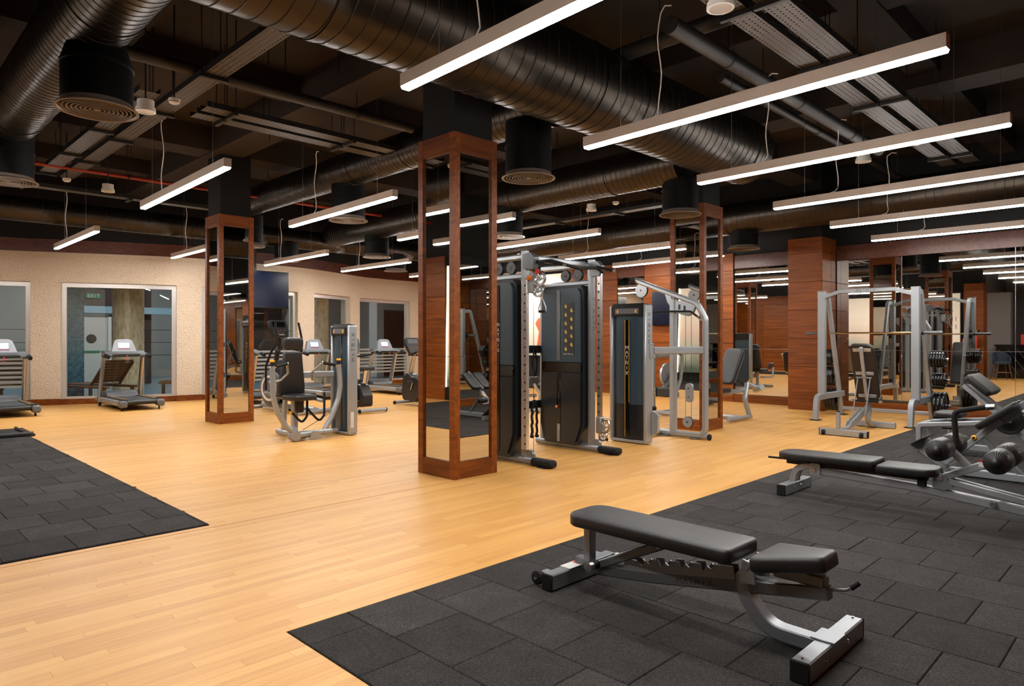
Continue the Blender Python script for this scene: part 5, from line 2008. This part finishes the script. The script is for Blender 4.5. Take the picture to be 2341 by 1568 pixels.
pad_at(t, 'back_pad', rpoly([(-.19, 0), (.19, 0), (.19, .12), (.12, .6), (-.12, .6), (-.19, .12)], .04, 5), .075, M, .024)
pad_at(t, 'head_pad', rrect(.27, .17, .05, 5), .075, TR((4.45, 8.715, 1.29), rx=R(98)), .024)
pad_at(t, 'seat_pad', rpoly([(-.2, -.02), (-.16, -.3), (.16, -.3), (.2, -.02), (.17, .12), (-.17, .12)], .08, 5), .07, TR((4.47, 8.62, .53)), .026)
# press arms
WB(t).bar([(4.28, 8.36, .07), (4.78, 8.36, .09)], .07, .07, c=.018).build('lower_link', STEEL, t)
WB(t).cyl((4.31, 8.31, .075), (4.31, 8.43, .075), .065, n=22).build('pivot_housing', STEEL, t)
WB(t).cyl((4.72, 8.36, .09), (4.84, 8.36, .09), .042, n=18).build('pivot_housing', STEEL, t)
WB(t).prism([(4.49, .012), (4.68, .012), (4.64, .11), (4.53, .12)], 'y', 8.3, 8.312).build('link_plate', STEEL, t)
for pts, hx in (([(4.36, 8.38, .07), (4.2, 8.38, .2), (4.07, 8.38, .42), (4.02, 8.38, .62), (4.015, 8.38, .8), (4.01, 8.38, 1.0)], 1), ([(4.74, 8.38, .08), (4.86, 8.38, .27), (4.97, 8.38, .52), (5.0, 8.38, .7), (4.99, 8.38, .85), (4.975, 8.38, 1.0)], -1)):
    WB(t).tube(fillet(pts, .15, 4), .036, 14).build('press_arm', STEEL, t)
    p = Vector(pts[-1])
    WB(t).cyl(p, p + Vector((0, 0, .05)), .026, n=14).build('arm_neck', PLAST, t)
    WB(t).lathe([(.026, 0), (.034, .008), (.034, .022), (.02, .03), (0, .03)], p + Vector((0, 0, .05)), n=18).build('arm_cap', YELLOW, t)
    q = p + Vector((hx * .05, .0, -.01))
    WB(t).cyl(p + Vector((0, 0, -.03)), q, .015, n=12).build('handle_stub', CHROME, t)
    WB(t).cyl(q, q + Vector((hx * .17, .04, .035)), .02, n=14).build('hand_grip', RUBBER, t)
    WB(t).lathe([(.021, 0), (.024, .006), (.02, .018), (0, .018)], q + Vector((hx * .17, .04, .035)), (hx, .2, .2), 14).build('grip_cap', CHROME, t)
    WB(t).tube(fillet([q + Vector((hx * .18, .05, .03)), q + Vector((hx * .26, .18, -.1)), q + Vector((hx * .2, .28, -.2)), q + Vector((hx * .1, .4, -.22))], .08), .016, 10).build('handle_loop', STEEL, t)
    bolt(t, p + Vector((-hx * .036, 0, -.02)), (-hx, 0, 0), .018)
WB(t).bar([(4.5, 8.85, .85), (5.08, 8.7, .85)], .05, .09, c=.012).build('tower_tie', STEEL, t)
WB(t).tube([(4.5, 8.5, .12), (4.95, 8.45, .36)], .004, 6).build('cable', PLAST, t)
for x in (4.62, 4.36):
    WB(t).tube(fillet([(x, 8.62, .4), (x + .1, 8.45, .22), (x + .2, 8.5, .3), (x + .26, 8.6, .6)], .06), .016, 10).build('foot_lever', RUBBER, t)
WB(t).cyl((4.38, 8.55, .12), (4.42, 8.55, .12), .07, n=20).build('pulley', STEEL, t)

# ---------------------------------------------------------------- leg machines by the mirrored pillar
t = thing('leg_curl_machine', 'seated leg machine with tilted black back pad, right of the mirrored pillar', 'gym machine', (10.6, 5.55, 0))
WB(t).bar([(10.2, 5.28, .045), (11.0, 5.28, .045)], .07, .06, c=.02).build('foot_tube', STEEL, t)
WB(t).bar(fillet([(10.95, 5.28, .05), (10.82, 5.3, .34), (10.95, 5.32, .6)], .1), .07, .08, up=(0, 1, 0), c=.02).build('leg_post', STEEL, t)
WB(t).bar([(10.1, 5.6, .42), (10.9, 5.32, .5)], .06, .07, c=.015).build('seat_rail', STEEL, t)
WB(t).bar([(10.2, 6.1, .045), (11.0, 6.1, .045)], .07, .06, c=.02).build('foot_tube', STEEL, t)
WB(t).bar([(10.6, 5.28, .05), (10.6, 6.1, .05)], .07, .06, up=(1, 0, 0), c=.02).build('base_rail', STEEL, t)
WB(t).bar(fillet([(10.3, 6.1, .05), (10.3, 6.05, .3), (10.4, 5.6, .45)], .1), .06, .07, up=(1, 0, 0), c=.015).build('leg_post', STEEL, t)
pad_at(t, 'seat_pad', rrect(.42, .42, .07, 5), .07, TR((10.36, 5.6, .47)), .02)
M = TR((10.62, 5.55, .58), rz=R(-12)) @ Matrix.Rotation(R(-62), 4, 'Y')
pad_at(t, 'back_pad', rrect(.66, .36, .07, 5, .33, 0), .075, M, .022)
pad_at(t, 'back_shell', rrect(.6, .32, .06, 5, .33, 0), .03, M @ TR((0, 0, -.035)), .01, STEEL)
for s_ in (-1, 1):
    WB(t).tube([(10.75, 5.5 + s_ * .2, .6), (10.45, 5.45 + s_ * .22, .68)], .022, 10).build('side_handle', RUBBER, t)
WB(t).tube([(10.95, 5.32, .6), (11.15, 5.2, .5)], .035, 12).build('roller_arm', STEEL, t)
WB(t).cyl((11.08, 5.12, .54), (11.2, 5.3, .48), .05, n=16).build('adjust_drum', STEEL, t)
WB(t).lathe([(0, .03), (.016, .026), (.018, .0)], (10.98, 5.3, .63), n=12).build('adjust_knob', YELLOW, t)

t = thing('leg_extension_machine', 'leg extension machine with silver cam disc behind the pulldown frame', 'gym machine', (10.3, 7.0, 0))
WB(t).bar(fillet([(9.95, 7.1, .05), (9.95, 7.1, 1.05), (10.4, 6.95, 1.06)], .08), .07, .07, up=(0, 1, 0), c=.02).build('frame_post', STEEL, t)
WB(t).cyl((9.95, 7.02, 1.06), (9.95, 7.2, 1.06), .06, n=20).build('top_roller', STEEL, t)
WB(t).cyl((10.1, 6.9, .72), (10.1, 6.94, .72), .2, n=32).build('cam_disc', STEEL, t)
WB(t).cyl((10.25, 6.86, .68), (10.25, 6.9, .68), .12, n=28).build('cam_disc', STEEL_D, t)
bolt(t, (10.1, 6.9, .72), (0, -1, 0), .025)
WB(t).bar([(10.15, 6.86, .68), (9.86, 6.86, .42)], .05, .1, up=(0, 1, 0)).build('lever_arm', GUN, t)
WB(t).box((9.86, 6.8, .42), (.12, .3, .16), .02).build('shin_pad', VINYL, t)
for y in (6.64, 6.96):
    WB(t).box((9.86, y, .42), (.14, .012, .18), .003).build('pad_plate', CHROME, t)
WB(t).bar([(9.9, 7.3, .05), (9.9, 6.5, .05)], .07, .06, up=(1, 0, 0), c=.02).build('foot_tube', STEEL, t)
WB(t).bar([(9.9, 6.9, .06), (10.9, 6.9, .06)], .07, .06, c=.02).build('base_rail', STEEL, t)
WB(t).bar([(10.8, 6.9, .06), (10.8, 6.9, .5)], .07, .07, up=(1, 0, 0), c=.015).build('seat_post', STEEL, t)
pad_at(t, 'seat_pad', rrect(.5, .42, .08, 5), .08, TR((10.75, 6.9, .48)), .025)
WB(t).lathe([(0, -.24), (.07, -.24), (.08, -.22), (.08, .22), (.07, .24), (0, .24)], (10.45, 6.75, .68), (.8, -.6, -.15), 20).build('thigh_roller', VINYL, t)
WB(t).bar([(10.8, 7.1, .5), (11.0, 7.2, 1.0)], .05, .06, up=(0, 1, 0)).build('back_post', STEEL, t)
pad_at(t, 'back_pad', rrect(.5, .4, .07, 5, .25, 0), .07, TR((11.0, 6.95, .56)) @ Matrix.Rotation(R(-78), 4, 'Y'), .022)

t.location = Vector(t.location) + Vector((.45, -.28, 0))

t = thing('hip_machine', 'seated hip machine between the cable machine and the wood wall', 'gym machine', (9.4, 8.6, 0))
tower(t, 9.9, 8.4, .5, .15, 1.5, .06, top_letters=False, strip=False)
WB(t).bar([(9.0, 8.5, .05), (9.9, 8.6, .05)], .07, .06, c=.02).build('base_rail', STEEL, t)
WB(t).bar([(9.1, 8.2, .05), (9.1, 8.9, .05)], .07, .06, up=(1, 0, 0), c=.02).build('foot_tube', STEEL, t)
WB(t).bar([(9.3, 8.55, .05), (9.3, 8.55, .45)], .07, .07, up=(1, 0, 0), c=.015).build('seat_post', STEEL, t)
pad_at(t, 'seat_pad', rrect(.45, .42, .08, 5), .08, TR((9.25, 8.55, .45)), .025)
pad_at(t, 'back_pad', rrect(.7, .38, .08, 5, .35, 0), .08, TR((9.5, 8.55, .52)) @ Matrix.Rotation(R(-75), 4, 'Y'), .025)
for s_ in (-1, 1):
    WB(t).tube(fillet([(9.3, 8.55 + s_ * .1, .3), (9.0, 8.55 + s_ * .3, .3), (8.85, 8.55 + s_ * .25, .55)], .08), .025, 10).build('leg_arm', STEEL, t)
    WB(t).box((8.9, 8.55 + s_ * .2, .6), (.25, .05, .16), .02).build('knee_pad', VINYL, t)

# ---------------------------------------------------------------- treadmills
GT = 'treadmills along the window wall'


def make_treadmill():
    t_ = thing('treadmill', 'x', 'treadmill', (0, 0, 0), 0, GT)
    def B(c, s_, b, n, m):
        return MB().box(c, s_, b).build(n, m, t_)
    B((0, .85, .14), (.56, 1.6, .06), .01, 'deck', PLAST)
    mb_ = MB()
    mb_.box((0, .78, .185), (.5, 1.42, .02), .006)
    mb_.build('belt', mat('belt_rubber', S(40, 40, 42), .6, noise=(30, .15), bump=(200, .1)), t_)
    MB().cyl((-.25, .06, .155), (.25, .06, .155), .04, n=16).build('rear_roller', PLAST, t_)
    for s_ in (-1, 1):
        MB().bar([(s_ * .325, .06, .14), (s_ * .325, 1.72, .14)], .11, .11, c=.02).build('side_rail', STEEL, t_)
        MB().bar([(s_ * .30, .12, .2), (s_ * .30, 1.45, .2)], .1, .02, c=.006).build('foot_rail', PLAST, t_)
        MB().bar([(s_ * .255, .12, .212), (s_ * .255, 1.4, .212)], .012, .006, c=.001).build('edge_stripe', YELLOW, t_)
        MB().box((s_ * .325, .07, .13), (.13, .2, .13), .025).build('rear_cap', PLAST_G, t_)
        MB().cyl((s_ * .325, .12, 0), (s_ * .325, .12, .07), .02, .012, 10).build('foot', RUBBER, t_)
        MB().cyl((s_ * .325, 1.6, 0), (s_ * .325, 1.6, .09), .025, n=12).build('foot', RUBBER, t_)
        MB().bar([(s_ * .37, 1.5, .1), (s_ * .35, 1.2, 1.0)], .05, .13, up=(0, -1, -.3), c=.015).build('upright', BRUSH, t_)
        MB().tube(fillet([(s_ * .36, 1.22, 1.02), (s_ * .38, 1.05, 1.04), (s_ * .37, .85, 1.0)], .06), .034, 12).build('arm', PLAST_G, t_)
        MB().cyl((s_ * .375, .98, 1.03), (s_ * .37, .82, .995), .038, n=14).build('arm_grip', RUBBER, t_)
    MB().prism(rpoly([(1.22, .19), (1.3, .27), (1.6, .3), (1.75, .2), (1.76, .08), (1.3, .08)], .04), 'x', -.28, .28).build('motor_hood', PLAST_G, t_)
    MB().prism(rpoly([(1.0, 1.0), (1.0, 1.05), (1.12, 1.1), (1.3, 1.12), (1.34, 1.05), (1.2, .99)], .02), 'x', -.36, .36).build('dash', PLAST_G, t_)
    MB().box((0, 1.0, 1.03), (.5, .03, .05), .01).build('front_bar', PLAST, t_)
    M_ = TR((0, 1.18, 1.1), rx=R(-18))
    mb_ = MB()
    mb_.M = M_
    mb_.prism(rpoly([(-.24, -.04), (.24, -.04), (.16, .22), (.1, .25), (-.1, .25), (-.16, .22)], .04), 'y', -.03, .05)
    mb_.build('console', mat('console_silver', S(126, 128, 133), .35, .3, noise=(10, .04)), t_)
    mb_ = MB()
    mb_.M = M_
    mb_.box((0, -.032, .12), (.2, .006, .11), .002)
    mb_.build('display', SCREEN, t_)
    mb_ = MB()
    mb_.M = M_
    mb_.box((0, -.033, .045), (.22, .006, .016), .002)
    mb_.build('key_bar', mat('magenta_keys', S(150, 30, 60), .5, noise=(20, .1)), t_)
    MB().tube([(.0, .98, 1.03), (.01, .96, .98), (-.03, .965, .95), (.02, .96, .93)], .007, 6).build('safety_tether', RED, t_)
    return t_


tm = make_treadmill()
nest(tm)
spots = [(2.2, 14.25, 'leftmost treadmill at the left edge in front of the striped window'), (4.16, 14.05, 'treadmill standing alone in front of the blue mosaic window'), (6.35, 13.6, 'treadmill half hidden behind the left mirrored pillar'),
         (8.1, 13.55, 'treadmill behind the chest press seat'), (9.98, 13.4, 'treadmill next to the nearest pillar, by the striped window')]
for k, (x, y, lb) in enumerate(spots):
    if k == 0:
        tm.location = (x, y, 0)
        tm['label'] = lb
    else:
        dup(tm, (x, y, 0), 0, lb)

# ---------------------------------------------------------------- elliptical
t = thing('elliptical_trainer', 'black elliptical trainer behind the chest press', 'elliptical', (6.02, 12.0, 0), R(8))
MB().bar([(-.36, -.85, .05), (.36, -.85, .05)], .07, .07, c=.02).build('rear_foot', STEEL, t)
MB().bar([(-.32, .75, .05), (.32, .75, .05)], .07, .07, c=.02).build('front_foot', STEEL, t)
MB().bar([(0, -.85, .08), (0, .75, .1)], .09, .08, up=(1, 0, 0), c=.02).build('base_rail', STEEL, t)
for s_ in (-1, 1):
    MB().lathe([(0, 0), (.3, 0), (.34, .02), (.34, .05), (.3, .07), (0, .075)], (s_ * .06, .35, .42), (s_, 0, 0), 36).build('drive_cover', PLAST if s_ > 0 else PLAST_G, t)
    MB().lathe([(.2, .0), (.24, .0), (.24, .012), (.2, .012)], (s_ * .135, .35, .42), (s_, 0, 0), 36, closed=True).build('cover_ring', WHITE, t)
    MB().bar([(s_ * .22, -.8, .22), (s_ * .24, .3, .34)], .06, .07, up=(1, 0, 0), c=.015).build('pedal_arm', STEEL_D, t)
    MB().box((s_ * .24, -.3, .32), (.16, .36, .05), .015).build('pedal', RUBBER, t)
    MB().bar([(s_ * .22, -.8, .06), (s_ * .22, .4, .06)], .05, .05, up=(1, 0, 0), c=.01).build('roller_track', BRUSH, t)
    MB().tube(fillet([(s_ * .27, .25, .4), (s_ * .3, .2, .85), (s_ * .33, .0, 1.1), (s_ * .28, -.1, 1.3), (s_ * .25, -.02, 1.66)], .12), .021, 12).build('moving_handle', RUBBER, t)
    MB().tube(fillet([(s_ * .05, .2, 1.2), (s_ * .2, .05, 1.15), (s_ * .22, -.12, 1.12)], .05), .017, 10).build('fixed_handle', RUBBER, t)
MB().prism(rpoly([(.2, .2), (.55, .2), (.6, .6), (.42, .85), (.3, 1.0), (.2, .8)], .06), 'x', -.07, .07).build('mast_cover', PLAST, t)
MB().bar([(0, .36, .8), (0, .22, 1.35)], .08, .08, up=(1, 0, 0), c=.02).build('mast', PLAST, t)
M = TR((0, .16, 1.36), rx=R(-24))
mb = MB()
mb.M = M
mb.prism(rpoly([(-.14, 0), (.14, 0), (.19, .22), (.18, .37), (-.18, .37), (-.19, .22)], .04), 'y', -.03, .05)
mb.build('console', PLAST, t)
mb = MB()
mb.M = M
mb.box((0, -.032, .28), (.27, .006, .11), .002)
mb.build('display', BLACK, t)
for k in range(5):
    mb = MB()
    mb.M = M
    mb.cyl((-.1 + k * .05, -.031, .16 - .04 * (k % 2)), (-.1 + k * .05, -.036, .16 - .04 * (k % 2)), .008, n=8)
    mb.build('button', ORANGE, t)
mb = MB()
mb.M = M
mb.box((0, -.04, .06), (.12, .03, .025), .006)
mb.build('pulse_sensor', BRUSH, t)

# ---------------------------------------------------------------- upright bikes
GB = 'upright exercise bikes'


def make_bike():
    t_ = thing('exercise_bike', 'x', 'exercise bike', (0, 0, 0), 0, GB)
    for y, n in ((-.5, 'rear_foot'), (.46, 'front_foot')):
        MB().bar([(-.27, y, .055), (.27, y, .055)], .075, .06, c=.02).build(n, STEEL, t_)
        for s_ in (-1, 1):
            MB().lathe([(0, 0), (.036, 0), (.04, .01), (.034, .03), (0, .032)], (s_ * .265, y, .05), (s_, 0, 0), 14).build('foot_cap', RUBBER, t_)
    body = rpoly([(-.34, .1), (.42, .1), (.46, .25), (.42, .55), (.3, .66), (.2, .62), (.02, .47), (-.1, .52), (-.2, .5), (-.34, .32)], .08)
    MB().prism(body, 'x', -.1, .1).build('body_shell', PLAST, t_)
    MB().lathe([(0, 0), (.22, 0), (.26, .012), (.25, .03), (0, .04)], (.1, .08, .33), (1, 0, 0), 32).build('side_disc', PLAST, t_)
    MB().lathe([(0, 0), (.22, 0), (.26, .012), (.25, .03), (0, .04)], (-.1, .08, .33), (-1, 0, 0), 32).build('side_disc', PLAST, t_)
    MB().bar([(0, -.16, .4), (0, -.26, .78)], .05, .06, up=(1, 0, 0), c=.015).build('seat_post', CHROME, t_)
    MB().lathe([(.05, 0), (.055, .02), (.045, .1), (0, .1)], (0, -.16, .44), (0, -.25, .97), 16).build('post_collar', PLAST, t_)
    mb_ = MB()
    mb_.M = TR((0, -.27, .775))
    mb_.cushion(rpoly([(-.13, -.13), (.13, -.13), (.11, .04), (.03, .15), (-.03, .15), (-.11, .04)], .05, 5), .07, .028)
    mb_.build('saddle', VINYL, t_, 60)
    MB().bar([(0, .3, .6), (0, .16, 1.05)], .07, .09, up=(1, 0, 0), c=.02).build('mast', BRUSH, t_)
    for s_ in (-1, 1):
        MB().tube(fillet([(0, .15, 1.02), (s_ * .2, .1, 1.03), (s_ * .24, -.08, 1.06), (s_ * .2, -.2, 1.1)], .06), .017, 10).build('handlebar', RUBBER, t_)
        MB().bar([(s_ * .15, .08, .33), (s_ * .16, .08 + s_ * .08, .33 - s_ * .15)], .02, .035, up=(1, 0, 0)).build('crank', CHROME, t_)
        MB().box((s_ * .22, .08 + s_ * .08, .33 - s_ * .16), (.1, .09, .03), .008).build('pedal', PLAST, t_)
    M_ = TR((0, .16, 1.06), rx=R(-22))
    mb_ = MB()
    mb_.M = M_
    mb_.prism(rpoly([(-.12, 0), (.12, 0), (.17, .2), (.16, .33), (-.16, .33), (-.17, .2)], .04), 'y', -.03, .05)
    mb_.build('console', PLAST, t_)
    mb_ = MB()
    mb_.M = M_
    mb_.box((0, -.032, .25), (.25, .006, .1), .002)
    mb_.build('display', PLAST_G, t_)
    for k in range(4):
        mb_ = MB()
        mb_.M = M_
        mb_.cyl((-.08 + k * .053, -.031, .11), (-.08 + k * .053, -.036, .11), .009, n=8)
        mb_.build('button', ORANGE, t_)
    letters(t_, 'MATRIX', (-.102, .02, .2), (0, -1, 0), (0, 0, 1), .025, .036, .9, .16, PRINT_W)
    return t_


bk = make_bike()
nest(bk)
bk.location = (6.96, 11.04, 0)
bk['label'] = 'upright bike right of the chest press tower, saddle in view'
dup(bk, (8.42, 11.08, 0), 0, 'upright bike partly behind the nearest pillar, console in view')

# ---------------------------------------------------------------- black base plate on the left rubber floor
t = thing('sled_base', 'flat black steel machine base at the left edge of the floor', 'gym machine', (1.4, 11.7, .0))
MB().box((0, .12, .02), (1.2, .9, .03), .006).build('plate', IRON, t)
for x in (-.4, .1, .5):
    MB().bar([(x, -.3, .05), (x, .5, .05)], .035, .03, up=(1, 0, 0)).build('rail', PLAST, t)
MB().bar([(-.58, -.3, .05), (.58, -.3, .05)], .04, .03).build('rail', GUN, t)
# ================================================================== pool hall beyond the windows
struct(MB().box((6, 22.4, -.06), (22, 10.6, .1)).build('floor_pool_hall', mat('pool_floor', S(92, 112, 122), .35, noise=(2, .1))))
struct(MB().box((6, 26.2, 2.2), (22, .2, 4.6)).build('wall_pool_end', mat('pool_wall', S(140, 136, 130), .7, noise=(1.2, .12), bump=(8, .1))))
struct(MB().box((-4.4, 22.0, 2.2), (.2, 8.6, 4.6)).build('wall_pool_left', MATS['pool_wall']))
struct(MB().box((16.4, 21.6, 2.2), (.2, 9.2, 4.6)).build('wall_pool_right', MATS['pool_wall']))
struct(MB().box((6, 21.9, 4.35), (22, 9.0, .2)).build('ceiling_pool', mat('pool_ceiling', S(70, 68, 66), .8, noise=(2, .1))))
# blue mosaic column
mo, nt, b, N, L = nodes('blue_mosaic')
tc = N('ShaderNodeTexCoord')
bk_ = N('ShaderNodeTexBrick')
bk_.offset = 0
bk_.inputs['Scale'].default_value = 22
bk_.inputs['Mortar Size'].default_value = .035
bk_.inputs['Brick Width'].default_value = 1
bk_.inputs['Row Height'].default_value = 1
bk_.inputs['Color1'].default_value = S(52, 92, 122)
bk_.inputs['Color2'].default_value = S(96, 142, 166)
bk_.inputs['Mortar'].default_value = S(140, 160, 168)
sx = N('ShaderNodeSeparateXYZ')
L(tc.outputs['Object'], sx.inputs[0])
cb = N('ShaderNodeCombineXYZ')
ad = N('ShaderNodeMath', operation='ADD')
L(sx.outputs[0], ad.inputs[0])
L(sx.outputs[1], ad.inputs[1])
L(ad.outputs[0], cb.inputs[0])
L(sx.outputs[2], cb.inputs[1])
L(cb.outputs[0], bk_.inputs['Vector'])
L(bk_.outputs[0], b.inputs['Base Color'])
b.inputs['Roughness'].default_value = .25
o = MB().box((0, 0, 2.15), (.36, .36, 4.3), .004).build('mosaic_column', mo, loc=(3.92, 18.2, 0))
tag(o, 'blue mosaic tiled column behind the window', 'column')
tv_, nt, b, N, L = nodes('travertine')
tc = N('ShaderNodeTexCoord')
mp = N('ShaderNodeMapping')
mp.inputs['Scale'].default_value = (9, 9, 2.2)
L(tc.outputs['Object'], mp.inputs[0])
n1 = N('ShaderNodeTexNoise')
n1.inputs['Scale'].default_value = 2.5
n1.inputs['Detail'].default_value = 7
L(mp.outputs[0], n1.inputs['Vector'])
rp = N('ShaderNodeValToRGB')
ramp(rp, [(.32, S(188, 168, 138)), (.55, S(222, 204, 176)), (.75, S(234, 220, 196))])
L(n1.outputs['Fac'], rp.inputs[0])
L(rp.outputs[0], b.inputs['Base Color'])
b.inputs['Roughness'].default_value = .8
for x, y, r, lb in ((4.9, 17.6, .33, 'round travertine column behind the lone treadmill'), (9.9, 17.75, .27, 'round travertine column behind the narrow window')):
    o = MB().cyl((0, 0, 0), (0, 0, 4.3), r, n=40).build('stone_column', tv_, loc=(x, y, 0))
    tag(o, lb, 'column')
# service wall with door, light blue beam and exit sign
sv = MB().box((5.6, 22.6, 2.1), (2.6, .2, 4.2)).build('wall_service', mat('service_wall', S(58, 40, 34), .6, noise=(3, .1)))
struct(sv)
dr = sempty('door_1', (5.28, 22.46, 0))
MB().box((0, 0, 1.0), (.84, .05, 2.0), .004).build('door_leaf', mat('door_paint', S(196, 190, 182), .5, noise=(5, .04)), dr)
for s_ in (-1, 1):
    MB().box((s_ * .47, -.01, 1.03), (.09, .09, 2.06), .004).build('door_frame', WHITE, dr)
MB().box((0, -.01, 2.05), (1.03, .09, .09), .004).build('door_frame', WHITE, dr)
MB().cyl((0, -.03, 1.36), (0, -.036, 1.36), .13, n=28).build('round_window', BLACK, dr)
MB().box((0, -.03, .98), (.44, .006, .07)).build('door_sign', mat('green_sign', S(20, 110, 70), .5, noise=(10, .05)), dr)
MB().cyl((.34, -.05, 1.0), (.24, -.05, 1.0), .012, n=8).build('door_handle', CHROME, dr)
struct(MB().box((6.2, 22.35, 2.2), (4.4, .16, .2), .004).build('trim_3', mat('blue_beam', S(150, 176, 190), .5, noise=(5, .05))))
ex = thing('exit_sign', 'green exit sign above the pool door', 'sign', (5.34, 22.47, 2.6))
MB().box((0, 0, 0), (.4, .05, .15), .004).build('case', MATS['green_sign'], ex)
letters(ex, 'EXIT', (-.14, -.0265, -.04), (1, 0, 0), (0, 0, 1), .08, .076, .7, .16, PRINT_W)
# granite portals with dark openings
for x, y, lb in ((14.5, 20.6, 'speckled granite portal behind the striped window'), (9.9, 21.0, 'pale stone portal behind the hung television')):
    pt = thing('stone_portal', lb, 'portal', (x, y, 0))
    gr = mat('granite', S(168, 164, 160), .4, noise=(60, .35))
    for s_ in (-1, 1):
        MB().box((s_ * .75, 0, 1.2), (.3, .5, 2.4), .006).build('jamb', gr, pt)
    MB().box((0, 0, 2.52), (1.8, .5, .26), .006).build('lintel', gr, pt)
    MB().box((0, .3, 1.2), (1.25, .06, 2.4)).build('dark_panel', mat('dark_panel', S(62, 44, 36), .5, noise=(2, .2)), pt)


def lounger(label, loc, rz):
    t_ = thing('pool_lounger', label, 'lounger', loc, rz, 'teak pool loungers')
    for s_ in (-1, 1):
        MB().bar([(s_ * .32, -.9, .32), (s_ * .32, .75, .32)], .05, .07, up=(1, 0, 0)).build('side_rail', TEAK, t_)
        for y in (-.8, .62):
            MB().bar([(s_ * .32, y, 0), (s_ * .32, y, .3)], .06, .06, up=(0, 1, 0)).build('leg', TEAK, t_)
        MB().bar([(s_ * .32, .2, .36), (s_ * .32, .66, .86)], .04, .05, up=(1, 0, 0)).build('back_stile', TEAK, t_)
    for k in range(9):
        MB().box((0, -.84 + k * .12, .36), (.62, .09, .022), .003).build('slat', TEAK, t_)
    M_ = TR((0, .24, .39), rx=R(47))
    for k in range(8):
        mb_ = MB()
        mb_.M = M_
        mb_.box((0, .04 + k * .085, .03), (.62, .068, .02), .003)
        mb_.build('back_slat', TEAK, t_)
    return t_


lounger('teak lounger behind the blue mosaic window, left of the column', (4.15, 16.95, 0), R(200))
lounger('teak lounger behind the window, right of the travertine column', (6.25, 16.7, 0), R(215))
lounger('teak lounger behind the striped window at the left edge', (2.6, 18.2, 0), R(195))
# lights added to brighten the pool hall
for k, (x, y) in enumerate([(2.5, 19.5), (6.5, 19.5), (10.5, 19.5), (1.0, 23.5), (6.0, 24.2), (11.5, 23.8)]):
    t_ = thing('added_pool_light', ('added round ceiling light in the pool hall, %s' % ('front row left', 'front row middle', 'front row right', 'back row left', 'back row middle', 'back row right')[k]), 'lamp', (x, y, 4.17), 0, 'added pool hall lights')
    MB().cyl((0, 0, 0), (0, 0, .08), .2, n=20).build('housing', WHITE, t_)
    MB().cyl((0, 0, -.008), (0, 0, 0), .18, n=20).build('diffuser', emis('added_pool_glow', (.95, .97, 1), 330) if k == 0 else MATS['added_pool_glow'], t_)

for o_ in [q for q in bpy.data.objects if q.parent is None and q.type == 'EMPTY']:
    if o_.get('category') not in ('treadmill', 'exercise bike'):
        nest(o_)
